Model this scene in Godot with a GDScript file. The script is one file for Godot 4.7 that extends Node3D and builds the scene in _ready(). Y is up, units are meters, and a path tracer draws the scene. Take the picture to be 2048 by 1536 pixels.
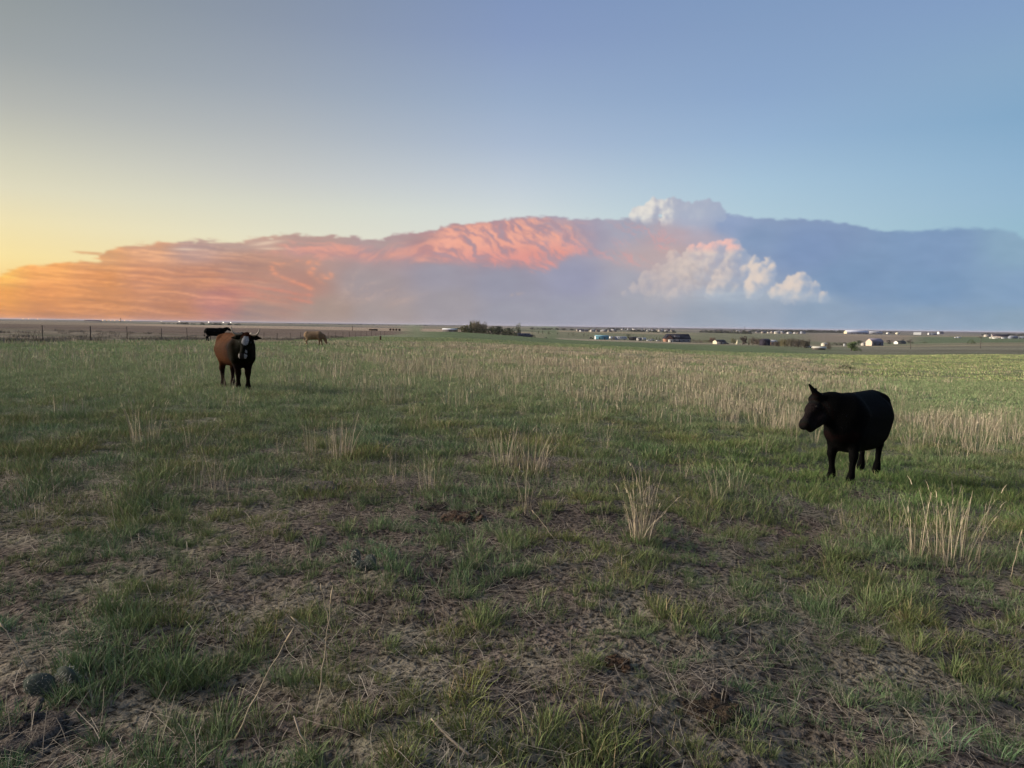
extends Node3D
# A shortgrass pasture at dusk: four cattle, a wire fence, a thunderhead lit by the last sun, and farmsteads and a small town in the valley behind.

const EYE := 1.6            # height of the camera above the turf under it
var mats := {}
var rng := RandomNumberGenerator.new()
var noise_a := FastNoiseLite.new()   # broad, several octaves
var noise_b := FastNoiseLite.new()   # single octave
var noise_c := FastNoiseLite.new()   # rounded cells, for the pouches of the cloud

func _ready() -> void:
	rng.seed = 20240511
	noise_a.noise_type = FastNoiseLite.TYPE_SIMPLEX_SMOOTH
	noise_a.seed = 7
	noise_a.frequency = 1.0
	noise_a.fractal_type = FastNoiseLite.FRACTAL_FBM
	noise_a.fractal_octaves = 4
	noise_b.noise_type = FastNoiseLite.TYPE_SIMPLEX_SMOOTH
	noise_b.seed = 19
	noise_b.frequency = 1.0
	noise_b.fractal_type = FastNoiseLite.FRACTAL_NONE
	noise_c.noise_type = FastNoiseLite.TYPE_CELLULAR
	noise_c.seed = 4
	noise_c.frequency = 1.0
	noise_c.fractal_type = FastNoiseLite.FRACTAL_NONE
	noise_c.cellular_return_type = FastNoiseLite.RETURN_DISTANCE
	# camera: pitched down about four degrees, rolled by less than one
	var cam := Camera3D.new()
	cam.name = "camera"
	cam.fov = 53.0
	cam.near = 0.05
	cam.far = 80000.0
	cam.basis = Basis(Vector3.RIGHT, deg_to_rad(-4.33)) * Basis(Vector3.BACK, deg_to_rad(0.75))
	cam.position = Vector3(0, EYE, 0)
	add_child(cam)
	cam.current = true
	# sky, haze and exposure
	var env := Environment.new()
	env.background_mode = Environment.BG_SKY
	var sky := Sky.new()
	var pano := PanoramaSkyMaterial.new()
	pano.panorama = ImageTexture.create_from_image(make_sky())
	pano.energy_multiplier = 0.476
	sky.sky_material = pano
	env.sky = sky
	env.background_energy_multiplier = 1.0
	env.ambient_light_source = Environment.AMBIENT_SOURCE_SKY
	env.tonemap_mode = Environment.TONE_MAPPER_LINEAR
	env.tonemap_exposure = 2.1   # the photograph is exposed for the pasture
	env.sdfgi_enabled = true
	env.ssao_enabled = true
	env.ssil_enabled = true
	env.fog_enabled = true
	env.fog_density = 0.000025
	env.fog_light_color = Color(0.80, 0.80, 0.88)
	var we := WorldEnvironment.new()
	we.name = "world"
	we.environment = env
	add_child(we)
	# the last sun, low behind thin cloud off the west edge: a broad warm light
	var sun := DirectionalLight3D.new()
	sun.name = "sun"
	sun.light_color = Color(1.0, 0.94, 0.87)
	sun.light_energy = 1.18
	sun.light_angular_distance = 40.0
	sun.shadow_enabled = true
	var from := Vector3(-0.92, 0.25, -0.14).normalized()   # where the sun stands
	sun.basis = Basis.looking_at(-from)
	add_child(sun)
	build_ground()
	build_grass()
	build_cattle()
	build_fence()
	build_pasture_things()
	build_farmsteads()
	build_town()

# ---------------------------------------------------------------- sky
func step01(a: float, b: float, x: float) -> float:
	var t := clampf((x - a) / (b - a), 0.0, 1.0)
	return t * t * (3.0 - 2.0 * t)

func along(p: Array, x: float) -> float:
	# height of a line through points [x, y, x, y ...]
	if x <= p[0]: return p[1]
	var i := 2
	while i < p.size():
		if x <= p[i]:
			var t: float = (x - p[i - 2]) / (p[i] - p[i - 2])
			t = lerpf(t, t * t * (3.0 - 2.0 * t), 0.5)
			return lerpf(p[i - 1], p[i + 1], t)
		i += 2
	return p[p.size() - 1]

func hexes(rows: Array) -> Array:
	var out := []
	for r: String in rows:
		var row := []
		for h in r.split(" ", false):
			row.append(Color.html(h))
		out.append(row)
	return out

# clear air: colours by azimuth (columns) and elevation (rows), in degrees
const AIR_AZ := [-180.0, -110.0, -75.0, -52.0, -33.0, -17.0, 0.0, 17.0, 33.0, 60.0, 110.0, 180.0]
const AIR_EL := [0.0, 3.5, 6.0, 8.0, 10.0, 13.0, 16.0, 20.0, 25.0, 35.0, 60.0, 90.0]
const AIR_GAIN := [1.0, 1.15, 1.7, 1.7, 1.0, 1.0, 1.0, 1.0, 1.0, 1.0, 1.0, 1.0]  # western glow outside the view is brightened to add light on the ground
var air := []

func clear_air(az: float, el: float) -> Color:
	var i := 0
	while i < AIR_AZ.size() - 2 and az > AIR_AZ[i + 1]: i += 1
	var j := 0
	while j < AIR_EL.size() - 2 and el > AIR_EL[j + 1]: j += 1
	var s := clampf((az - AIR_AZ[i]) / (AIR_AZ[i + 1] - AIR_AZ[i]), 0.0, 1.0)
	var t := clampf((el - AIR_EL[j]) / (AIR_EL[j + 1] - AIR_EL[j]), 0.0, 1.0)
	var c: Color = air[j][i].lerp(air[j][i + 1], s).lerp(air[j + 1][i].lerp(air[j + 1][i + 1], s), t)
	c = c.srgb_to_linear()
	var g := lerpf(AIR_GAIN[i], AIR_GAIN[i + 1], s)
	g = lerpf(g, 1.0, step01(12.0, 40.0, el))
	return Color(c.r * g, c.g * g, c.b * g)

func make_sky() -> Image:
	air = hexes([
		"a8a0a8 b8a8a0 e8a860 f0a858 eca55a ead2a0 dcdcd2 bad2d8 98bccb 94b0c4 98a6b8 a8a0a8",
		"b8acb0 d0bca0 f8cc80 ffd888 fae2a0 ecdcb4 dadcd4 b8d0d8 98bccc 98b4c8 a0acbc b8acb0",
		"b8b0b8 d4c8b0 f4d898 f8e09c efe1b4 e4e0c8 d8dcd8 b8d0d8 97bbcd 98b4ca a4b0c2 b8b0b8",
		"b2b0bc ccc6b8 e8d8a8 ecdcac e0dabe d8d8c8 d2dada b0cad8 96b8d0 96b2cc a2b0c6 b2b0bc",
		"a8acbe c0c0bc dcd0b0 dcd2b4 d0ceba c8cac6 c3ced8 a8c4d8 90b3cf 90aecc 9cacc6 a8acbe",
		"9ca6bc b0b4b8 c4bcac c0bcb0 b4b6b0 b2b8bc aabad0 98b4d2 84a9c8 86a6c8 92a6c4 9ca6bc",
		"92a0ba a0a8b2 b0aea8 aaaaa8 9ea4a5 9ea8b4 98acc8 8ca7ca 88a8c6 7e9cc4 889ec0 92a0ba",
		"8898b6 929cac 9ea0a0 969c9e 8f9799 8c98aa 879bc0 849ec2 829ec4 7892be 8094ba 8898b6",
		"8090b0 8692a6 8e9498 889096 828b92 7e8ca0 7a90b8 7a95bc 7896be 708ab8 788cb2 8090b0",
		"7484a2 768498 78848e 74808c 707c88 6e7e96 6a82aa 6682b0 6480b0 667eac 6c80a8 7484a2",
		"667690 667488 687280 66707e 646e7c 627088 607294 5e7298 5e7298 5e7096 627294 667690",
		"5e6c84 5e6c84 5e6c84 5e6c84 5e6c84 5e6c84 5e6c84 5e6c84 5e6c84 5e6c84 5e6c84 5e6c84"])
	var sw := 4096
	var sh := 2048
	# the smooth air is computed coarsely and enlarged; clouds go in at full size
	var cw := 512
	var ch := 256
	var coarse := Image.create(cw, ch, false, Image.FORMAT_RGBF)
	for y in ch:
		var el := 90.0 - (y + 0.5) * 180.0 / ch
		for x in cw:
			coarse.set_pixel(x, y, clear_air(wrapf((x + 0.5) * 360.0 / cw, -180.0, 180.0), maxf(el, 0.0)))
	# enlarge with a margin, so that the seam in the north does not show
	var wide := Image.create(cw + 16, ch, false, Image.FORMAT_RGBF)
	wide.blit_rect(coarse, Rect2i(0, 0, cw, ch), Vector2i(8, 0))
	wide.blit_rect(coarse, Rect2i(cw - 8, 0, 8, ch), Vector2i(0, 0))
	wide.blit_rect(coarse, Rect2i(0, 0, 8, ch), Vector2i(cw + 8, 0))
	wide.resize(sw + 128, sh, Image.INTERPOLATE_CUBIC)
	coarse = wide.get_region(Rect2i(64, 0, sw, sh))
	coarse.fill_rect(Rect2i(0, sh / 2, sw, sh / 2), Color(0.17, 0.15, 0.14))   # below the horizon: hazy land, hidden by the ground
	make_cloud_tables()
	var y0 := int((90.0 - 12.5) / 180.0 * sh)
	for y in range(y0, sh / 2):
		var el := 90.0 - (y + 0.5) * 180.0 / sh
		for q in range(int(sw * -62.0 / 360.0), int(sw * 66.0 / 360.0)):
			var x := posmod(q, sw)   # the picture's left edge looks north
			var az := (q + 0.5) * 360.0 / sw
			var a := deg_to_rad(az)
			var u := tan(a) * 1000.0
			var v := tan(deg_to_rad(el)) / cos(a) * 1000.0
			if v > 185.0: continue
			coarse.set_pixel(x, y, cloud(u, v, coarse.get_pixel(x, y)))
	return coarse

# The storm cloud is described on a chart of the sky whose units are thousandths of the distance to a vertical plane:
# u runs east along the horizon, v runs up.
const ANVIL_TOP := [-1576.0, -13.65, -1056.0, 19.22, -795.6, 47.35, -665.6, 57.51, -626.6, 69.73, -594.1, 70.81, -568.1, 74.4, -548.6, 76.61, -536.9, 80.01, -527.8, 85.98, -518.7, 91.3, -496.6, 97.44, -444.6, 100.7, -405.6, 104.5, -360.1, 101.8, -327.6, 108.1, -288.6, 113.8, -249.6, 112.4, -210.6, 111.0, -168.3, 107.0, -155.3, 113.6, -126.1, 117.3, -101.4, 119.6, -93.6, 124.2, -77.35, 127.7, -41.6, 132.1, -9.1, 135.7, 23.4, 139.4, 49.4, 139.8, 75.4, 136.8, 101.4, 138.5, 133.9, 137.6, 145.6, 139.1, 257.4, 143.1, 270.4, 147.2, 284.7, 143.5, 309.4, 141.9, 348.4, 140.4, 387.4, 139.7, 426.4, 136.3, 452.4, 130.1, 478.4, 128.5, 504.4, 126.9, 530.4, 129.9, 569.4, 131.7, 621.4, 131.1, 642.2, 128.7, 653.9, 120.4, 673.4, 116.1, 894.4, 83.96, 1414.0, 25.82]
const PINK_FOOT := [-340.6, 93.65, -314.6, 88.8, -262.6, 85.58, -210.6, 83.67, -145.6, 83.88, -100.1, 83.18, -48.1, 80.62, -2.6, 77.97, 42.9, 74.67, 57.2, 79.41, 72.15, 93.9, 101.4, 99.49, 133.9, 102.5, 153.4, 106.7]
var tint_keys := []
var tint_grid := []
var heap := PackedFloat32Array()     # height field of the heaped towers
var heap_soft := PackedFloat32Array()
const HU := 101.4
const HV := 1.988
const HN := 620
const HM := 270
const HS := 0.65

func make_cloud_tables() -> void:
	var keys := [[-990.6, 20.07, "d88c50"], [-665.6, 60.11, "f8bc66"], [-665.6, 24.36, "e8a05a"], [-665.6, 3.564, "de965a"], [-600.6, 64.22, "eaa666"], [-600.6, 31.72, "e29a62"], [-600.6, 5.722, "ce8c5c"], [-535.6, 84.58, "e0a878"], [-535.6, 52.08, "da9664"], [-535.6, 9.83, "c88a60"], [-470.6, 95.19, "d8a482"], [-470.6, 52.94, "d09270"], [-444.6, 11.03, "bc8468"], [-412.1, 92.71, "b89890"], [-405.6, 53.8, "c88e72"], [-379.6, 28.14, "c0867a"], [-340.6, 100.2, "c4a090"], [-340.6, 74.15, "b68c7c"], [-327.6, 9.326, "aa8c80"], [-249.6, 104.6, "b89890"], [-275.6, 42.51, "b48a7e"], [-243.1, 16.94, "a69288"], [-178.1, 102.3, "b09698"], [-184.6, 50.21, "a4989a"], [-171.6, 11.38, "a49896"], [-100.1, 103.3, "b08c90"], [-93.6, 64.41, "9c98a4"], [-80.6, 25.59, "a09aa0"], [-15.6, 104.4, "a88c98"], [-15.6, 52.44, "9797a7"], [-2.6, 13.62, "9c9ca8"], [81.9, 118.7, "a29cae"], [81.9, 60.23, "989ab0"], [81.9, 14.73, "9c9eac"], [153.4, 126.2, "a4a6b6"], [172.9, 87.43, "b8a8aa"], [153.4, 61.17, "a4a4b0"], [166.4, 28.85, "a4a6b0"], [231.4, 135.0, "a8aec2"], [244.4, 114.4, "b0a8b4"], [211.9, 117.2, "b8a8b0"], [185.9, 113.6, "b2a6ae"], [198.9, 97.53, "bca8a8"], [211.9, 74.95, "b4acae"], [270.4, 131.0, "90a2c2"], [309.4, 115.2, "849aba"], [296.4, 24.06, "98a6b8"], [257.4, 10.55, "9aa4b2"], [374.4, 103.1, "7f96ba"], [439.4, 64.95, "7c97b8"], [406.9, 12.52, "8ea2b8"], [536.9, 105.2, "7f9abc"], [536.9, 53.24, "7c99ba"], [536.9, 10.99, "8ca2b8"], [660.4, 106.9, "8aa8bf"], [660.4, 54.87, "84a0be"], [660.4, 9.367, "8aa2b6"], [1024.0, 46.67, "90a8bc"]]
	for k: Array in keys:
		tint_keys.append([k[0], k[1], Color.html(k[2])])
	for j in 24:
		for i in 130:
			var u := -1000.0 + i * 16.0
			var v := -4.0 + j * 8.0
			var sum := Vector3.ZERO
			var wsum := 0.0
			for k: Array in tint_keys:
				var du: float = u - k[0]
				var dv: float = (v - k[1]) * 1.7
				var w := 1.0 / pow(du * du + dv * dv + 120.0, 2.0)
				sum += Vector3(k[2].r, k[2].g, k[2].b) * w
				wsum += w
			tint_grid.append(sum / wsum)
	# heaped towers: puffs on puffs
	heap.resize(HN * HM)
	heap.fill(-1.0)
	heap_soft.resize(HN * HM)
	heap_soft.fill(0.0)
	var r := RandomNumberGenerator.new()
	r.seed = 5
	var puffs := [[154.7, 141.1, 7.8], [165.1, 146.5, 9.75], [178.1, 152.5, 11.05], [191.1, 154.6, 9.75], [206.7, 152.2, 11.7], [222.3, 150.5, 11.05], [236.6, 152.0, 11.7], [248.3, 153.4, 10.4], [257.4, 150.9, 9.75], [263.9, 143.2, 7.8], [205.4, 138.6, 16.9], [241.2, 139.0, 18.2], [172.9, 140.1, 11.7], [278.2, 108.3, 8.45], [270.4, 103.7, 7.15], [286.0, 101.9, 7.8], [241.2, 103.3, 5.85], [230.1, 99.89, 7.15], [252.2, 100.2, 6.5], [260.0, 102.9, 5.2], [283.4, 92.14, 15.6], [244.4, 76.68, 22.1], [271.7, 62.74, 22.1], [213.2, 71.71, 17.55], [187.2, 69.42, 11.7], [234.7, 59.0, 19.5], [258.7, 50.86, 15.6], [205.4, 43.66, 16.9], [179.4, 38.12, 10.4], [244.4, 88.38, 11.7], [226.2, 88.14, 10.4], [205.4, 91.11, 9.1], [157.3, 49.53, 7.15], [169.7, 49.69, 8.45], [187.2, 46.02, 8.45], [143.0, 42.84, 3.9], [201.5, 42.31, 7.8], [310.1, 85.99, 7.15], [308.8, 75.58, 7.15], [309.4, 65.83, 8.45], [313.3, 57.44, 9.1], [327.6, 86.87, 5.2], [332.2, 77.83, 5.85], [330.2, 68.06, 7.8], [326.3, 59.56, 9.75], [319.2, 53.61, 9.1], [300.9, 81.32, 2.6], [369.2, 68.57, 6.5], [361.4, 63.27, 7.15], [374.4, 61.49, 8.45], [355.6, 56.69, 6.5], [369.2, 52.97, 11.7], [385.4, 55.14, 7.15], [348.4, 45.55, 5.85], [386.1, 46.05, 5.85], [293.2, 48.07, 5.2], [280.2, 45.95, 4.55], [309.4, 51.53, 14.3], [280.2, 56.35, 18.2], [296.4, 72.81, 10.4], [367.9, 45.81, 14.3], [338.7, 47.37, 10.4], [231.4, 71.95, 24.7], [257.4, 95.05, 15.6], [198.9, 61.78, 19.5], [172.9, 61.43, 11.7], [315.9, 73.07, 11.7], [323.7, 63.42, 14.3], [369.2, 54.27, 16.9], [382.2, 46.0, 13.0], [353.6, 45.62, 13.0], [400.4, 41.04, 7.8], [338.7, 48.67, 5.85], [374.4, 41.34, 10.4], [393.9, 43.55, 4.55]]
	for p: Array in puffs:
		add_puff(r, p[0], p[1], p[2], 0)

func add_puff(r: RandomNumberGenerator, u: float, v: float, rad: float, depth: int) -> void:
	var i0 := maxi(0, int((u - rad - HU) / HS))
	var i1 := mini(HN - 1, int((u + rad - HU) / HS) + 1)
	var j0 := maxi(0, int((v - rad - HV) / HS))
	var j1 := mini(HM - 1, int((v + rad - HV) / HS) + 1)
	for j in range(j0, j1 + 1):
		for i in range(i0, i1 + 1):
			var du := HU + i * HS - u
			var dv := HV + j * HS - v
			var q := rad * rad - du * du - dv * dv
			if q > 0.0:
				var z := sqrt(q) + rad * 0.3
				var at := j * HN + i
				if z > heap[at]: heap[at] = z
	if depth < 3 and rad > 1.5:
		for k in (9 if depth == 0 else 5):
			var a := r.randf() * TAU
			var d := rad * r.randf_range(0.55, 0.98)
			if sin(a) < -0.3 and depth == 0: continue
			add_puff(r, u + cos(a) * d, v + sin(a) * d, rad * r.randf_range(0.26, 0.46), depth + 1)

func heap_at(u: float, v: float) -> float:
	var x := (u - HU) / HS
	var y := (v - HV) / HS
	if x < 0 or y < 0 or x >= HN - 1 or y >= HM - 1: return -1.0
	var i := int(x)
	var j := int(y)
	var s := x - i
	var t := y - j
	var at := j * HN + i
	return lerpf(lerpf(heap[at], heap[at + 1], s), lerpf(heap[at + HN], heap[at + HN + 1], s), t)

func tint_at(u: float, v: float) -> Vector3:
	var x := clampf((u + 1000.0) / 16.0, 0.0, 128.99)
	var y := clampf((v + 4.0) / 8.0, 0.0, 22.99)
	var i := int(x)
	var j := int(y)
	var at := j * 130 + i
	var a: Vector3 = tint_grid[at].lerp(tint_grid[at + 1], x - i)
	var b: Vector3 = tint_grid[at + 130].lerp(tint_grid[at + 131], x - i)
	return a.lerp(b, y - j)

func blob(u: float, v: float, cu: float, cv: float, ru: float, rv: float, slope := 0.0) -> float:
	var du := (u - cu) / ru
	var dv := (v - cv - slope * (u - cu)) / rv
	return exp(-du * du - dv * dv)

func cloud(u: float, v: float, behind: Color) -> Color:
	var bg := behind.linear_to_srgb()
	var c := Vector3(bg.r, bg.g, bg.b)
	# how far inside the anvil's upper edge
	var left := 1.0 - step01(-373.1, -80.6, u)
	var rag := noise_a.get_noise_2d(u * 0.012, v * lerpf(0.05, 0.11, left)) * lerpf(2.4, 5.0, left) + noise_a.get_noise_2d(u * 0.05, v * 0.22 + 9.0) * 3.0
	var inside := along(ANVIL_TOP, u) - v + rag
	var soft := lerpf(1.1, 2.4, maxf(left * 0.7, step01(439.4, 569.4, u)))
	var cover := step01(-soft, soft * 1.4, inside)
	# the bright gap under the long spur of cloud in the west
	cover *= 1.0 - 0.95 * step01(0.35, 0.75, blob(u, v, -544.7, 77.31, 20.0, 3.6, -0.12) + rag * 0.03)
	cover = maxf(cover, 0.8 * step01(0.3, 0.8, blob(u, v, -546.0, 86.39, 27.0, 2.2, -0.06) + rag * 0.05))
	var body := tint_at(u, v)
	if cover > 0.003:
		# western streaks: thin sheets seen almost edge on
		var west := 1.0 - step01(-392.6, -249.6, u)
		var w := v + 0.075 * (u + 600.0) + noise_a.get_noise_2d(u * 0.008, v * 0.03 + 40.0) * 4.5
		var streak := noise_a.get_noise_2d(u * 0.0030 + 3.0, w * 0.075)
		var fine := noise_a.get_noise_2d(u * 0.0075 + 30.0, w * 0.27)
		var st := streak * 0.7 + fine * 0.75
		body += west * (Vector3(0.12, 0.085, 0.045) * maxf(st, 0.0) * 1.75 + Vector3(0.11, 0.055, 0.0) * minf(st, 0.0) * 1.05)
		# dusky upper rim, where the sheet no longer catches the sun
		var rim := step01(0.0, 5.0, inside) * (1.0 - step01(8.0, 20.0, inside))
		var dusk := rim * (1.0 - step01(-93.6, -15.6, u)) * step01(-451.1, -353.6, u)
		body = body.lerp(Vector3(0.70, 0.63, 0.61), dusk * 0.55 * (0.6 + 0.8 * fine))
		# rose-lit underside of the anvil, combed into pouches
		var tilt := lerpf(0.12, 0.75, step01(-210.6, -61.1, u))
		var ca := 1.0 / sqrt(1.0 + tilt * tilt)
		var sa := tilt * ca
		var warp := noise_a.get_noise_2d(u * 0.02 + 70.0, v * 0.03) * 9.0
		var p := u * ca - v * sa
		var q := u * sa + v * ca + warp
		var stretch := lerpf(0.55, 1.0, step01(-210.6, -80.6, u))
		var bar := noise_b.get_noise_2d(p * 0.022 * stretch, q * 0.13)
		var bar2 := noise_b.get_noise_2d(p * 0.05 * stretch + 11.0, q * 0.27)
		var bar3 := noise_a.get_noise_2d(p * 0.09 * stretch + 31.0, q * 0.42)
		var cell := noise_c.get_noise_2d(p * 0.030 * stretch + bar * 0.15, q * 0.095 + bar2 * 0.15) + 0.55 * noise_c.get_noise_2d(p * 0.07 * stretch + 5.0, q * 0.20)
		var pouch := (-0.75 - cell) * 0.85 * lerpf(0.35, 1.0, step01(-184.6, -80.6, u)) + bar * 0.38 + bar2 * 0.22 + bar3 * 0.30
		var foot := along(PINK_FOOT, u) + noise_a.get_noise_2d(u * 0.03, 3.0) * 4.0 + bar2 * 4.0
		var band := step01(foot - 8.0, foot + 7.0, v) * step01(-360.1, -262.6, u) * (1.0 - step01(62.4, 114.4, u))
		var crown := along(ANVIL_TOP, u) - v
		var east := step01(-132.6, -80.6, u)
		var lit := band * lerpf(step01(7.0, 20.0, crown + bar * 6.0), step01(-2.0, 5.0, crown), east)
		lit *= 1.0 - 0.75 * step01(23.4, 88.4, u + bar * 60.0) * (1.0 - step01(8.0, 40.0, crown))
		lit *= 1.0 - 0.6 * step01(-210.6, -171.6, u) * (1.0 - step01(-145.6, -93.6, u)) * (1.0 - step01(14.0, 26.0, crown))
		var glow := lit * step01(-0.28, 0.42, pouch)
		var peach := Vector3(0.92, 0.655, 0.575).lerp(Vector3(0.960, 0.690, 0.600), east)
		var rose := Vector3(0.81, 0.585, 0.57)
		var deep := step01(20.0, 55.0, crown) * east
		body = body.lerp(rose, lit * 0.55)
		body = body.lerp(peach.lerp(Vector3(0.87, 0.58, 0.56), deep * 0.8), glow * lerpf(0.72, 0.9, east))
		body = body.lerp(Vector3(0.66, 0.585, 0.63), lit * step01(0.05, 0.5, -pouch) * lerpf(0.15, 0.7, east * (1.0 - deep * 0.6)))
		# loose rose wisps east of the band
		var wisp := step01(0.05, 0.5, bar * 0.5 + bar3 + 0.15)
		for b: Array in [[81.9, 99.23, 16.9, 6.5], [137.2, 108.4, 9.1, 4.55], [120.9, 91.95, 19.5, 5.85], [150.2, 87.13, 22.1, 8.45], [185.9, 103.2, 13.0, 4.55], [68.9, 113.4, 13.0, 7.8], [172.9, 119.9, 39.0, 10.4]]:
			body = body.lerp(Vector3(0.90, 0.62, 0.60), blob(u, v, b[0], b[1], b[2], b[3], -0.25) * wisp * 0.46)
		# a hook of lit cirrus in the west, and bits of bright cloud below it
		var hook := 0.0
		for b: Array in [[-275.6, 79.56, 9.1, 1.43], [-291.9, 76.75, 9.1, 1.56], [-304.2, 74.63, 7.15, 1.82], [-310.7, 69.35, 3.9, 3.9], [-306.8, 62.9, 5.2, 2.86], [-296.4, 58.49, 7.15, 2.21], [-283.4, 53.46, 8.45, 1.95], [-271.7, 49.06, 8.45, 1.82], [-262.6, 44.63, 6.5, 1.95], [-263.9, 77.77, 7.8, 3.9], [-258.1, 71.99, 3.9, 5.85], [-261.3, 64.8, 4.55, 3.9], [-253.5, 76.6, 5.2, 3.9], [-241.8, 58.56, 6.5, 3.25], [-234.7, 61.9, 3.25, 3.9], [-249.6, 54.56, 6.5, 2.6]]:
			hook = maxf(hook, blob(u, v, b[0], b[1], b[2], b[3], -0.02 if b[1] > 75.0 else -0.3))
		body = body.lerp(Vector3(0.93, 0.63, 0.50), hook * clampf(0.75 + fine * 1.2 + bar3 * 0.8, 0.0, 1.0) * 0.85)
		var sheets := blob(u, v, -282.1, 35.93, 75.0, 16.0, -0.1) * (1.0 - step01(-262.6, -254.8, u))
		var sw := v + 0.2 * u
		body = body.lerp(Vector3(0.84, 0.55, 0.47), sheets * step01(-0.15, 0.4, noise_a.get_noise_2d(u * 0.008, sw * 0.14)) * 0.8)
		# pale heaps sunk in the haze below
		var sunk := 0.0
		for b: Array in [[-202.8, 66.22, 2.6, 3.25], [-206.7, 57.72, 2.21, 5.2], [-208.7, 48.6, 2.6, 5.2], [-196.3, 70.21, 3.9, 2.275], [-183.3, 51.53, 9.1, 1.95], [-192.4, 45.56, 5.85, 2.275], [-159.9, 44.04, 9.75, 2.275], [-170.3, 37.4, 5.85, 2.6], [-217.1, 40.03, 7.8, 9.1], [-145.6, 31.23, 26.0, 7.8], [-197.6, 30.54, 39.0, 6.5], [7.15, 41.04, 5.85, 1.95], [-1.3, 39.63, 2.6, 1.95]]:
			sunk = maxf(sunk, blob(u, v, b[0], b[1], b[2], b[3], 0.2))
		body = body.lerp(Vector3(0.76, 0.66, 0.62), sunk * clampf(0.55 + bar3 * 1.3 + bar2 * 0.4, 0.0, 1.0) * 0.55)
		# glints of open sky through the western rim
		var glint := maxf(blob(u, v, -421.2, 92.59, 16.0, 1.5), maxf(blob(u, v, -311.4, 94.69, 18.0, 1.2), blob(u, v, -317.9, 101.8, 18.0, 2.0, 0.15)))
		body = body.lerp(Vector3(0.93, 0.82, 0.72), glint * 0.75)
		# broad soft mottling
		body += Vector3.ONE * noise_a.get_noise_2d(u * 0.02 + 5.0, v * 0.05) * 0.016
		c = c.lerp(body, cover)
	# heaped towers
	var nu := u + noise_a.get_noise_2d(u * 0.11, v * 0.11) * 2.6
	var nv := v + noise_a.get_noise_2d(u * 0.11 + 50.0, v * 0.11) * 2.6
	var h := heap_at(nu, nv)
	if h > -0.9:
		var e := 1.3
		var dx := heap_at(nu + e, nv) - heap_at(nu - e, nv)
		var dy := heap_at(nu, nv + e) - heap_at(nu, nv - e)
		var n := Vector3(-dx, -dy, 2.0 * e).normalized()
		var e2 := 5.0
		var bx := maxf(heap_at(nu + e2, nv), 0.0) - maxf(heap_at(nu - e2, nv), 0.0)
		var by := maxf(heap_at(nu, nv + e2), 0.0) - maxf(heap_at(nu, nv - e2), 0.0)
		var broad := Vector3(-bx, -by, 1.5 * e2).normalized()
		var light := (n * 0.5 + broad * 0.6).dot(Vector3(-0.70, 0.42, 0.58))
		light = clampf(0.26 + 0.52 * light + noise_a.get_noise_2d(u * 0.07, v * 0.07) * 0.36, 0.0, 1.0)
		var high := step01(125.6, 134.7, v)
		var shade := body.lerp(Vector3(0.67, 0.71, 0.78), 0.5)
		var warm := Vector3(0.885, 0.82, 0.77)
		if high > 0.0:
			warm = warm.lerp(Vector3(0.90, 0.875, 0.84), high)
			light = lerpf(light, light * (1.0 - 0.7 * step01(185.9, 211.9, u + noise_a.get_noise_2d(u * 0.1, v * 0.1) * 12.0)), high)
		var blush := step01(93.58, 106.6, v) * (1.0 - high) * step01(219.7, 226.2, u) * (1.0 - step01(293.2, 297.7, u))
		warm = warm.lerp(Vector3(0.975, 0.76, 0.71), blush)
		var tone := shade.lerp(warm, step01(0.10, 0.90, light))
		var sink := step01(0.0, 4.6, h + 0.9)
		# the heaps thin out into the grey below and to the west
		sink *= lerpf(step01(22.08, 50.68, v + noise_a.get_noise_2d(u * 0.03, 7.0) * 12.0), step01(117.8, 145.1, v), step01(112.6, 117.8, v))
		var west_side := (1.0 - high) * (1.0 - step01(172.9, 250.9, u))
		sink *= lerpf(1.0, 0.5, west_side)
		tone = tone.lerp(Vector3(0.80, 0.715, 0.69), west_side * 0.4)
		sink *= lerpf(1.0, 0.85, (1.0 - high) * step01(198.9, 231.4, u) * (1.0 - step01(289.9, 302.9, u)) * (1.0 - blush))
		var frac := noise_a.get_noise_2d(u * 0.09 + 20.0, v * 0.09) + 0.6 * noise_a.get_noise_2d(u * 0.03 + 80.0, v * 0.03)
		sink *= lerpf(1.0, clampf(0.82 + frac * 0.7, 0.2, 1.0), (1.0 - high) * (1.0 - step01(289.9, 302.9, u)) * (1.0 - blush))
		c = c.lerp(tone, clampf(sink * 0.95, 0.0, 1.0))
	# flat veil at the towers' feet
	var veil := blob(u, v, 322.4, 42.61, 75.0, 6.0) + 0.7 * blob(u, v, 270.4, 39.32, 70.0, 9.0) + 0.6 * blob(u, v, 387.4, 40.21, 30.0, 5.0, -0.15)
	c = c.lerp(Vector3(0.71, 0.75, 0.79), clampf(veil, 0.0, 1.0) * (0.38 + 0.3 * noise_a.get_noise_2d(u * 0.02, v * 0.2)))
	return Color(clampf(c.x, 0.0, 1.0), clampf(c.y, 0.0, 1.0), clampf(c.z, 0.0, 1.0)).srgb_to_linear()


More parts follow.
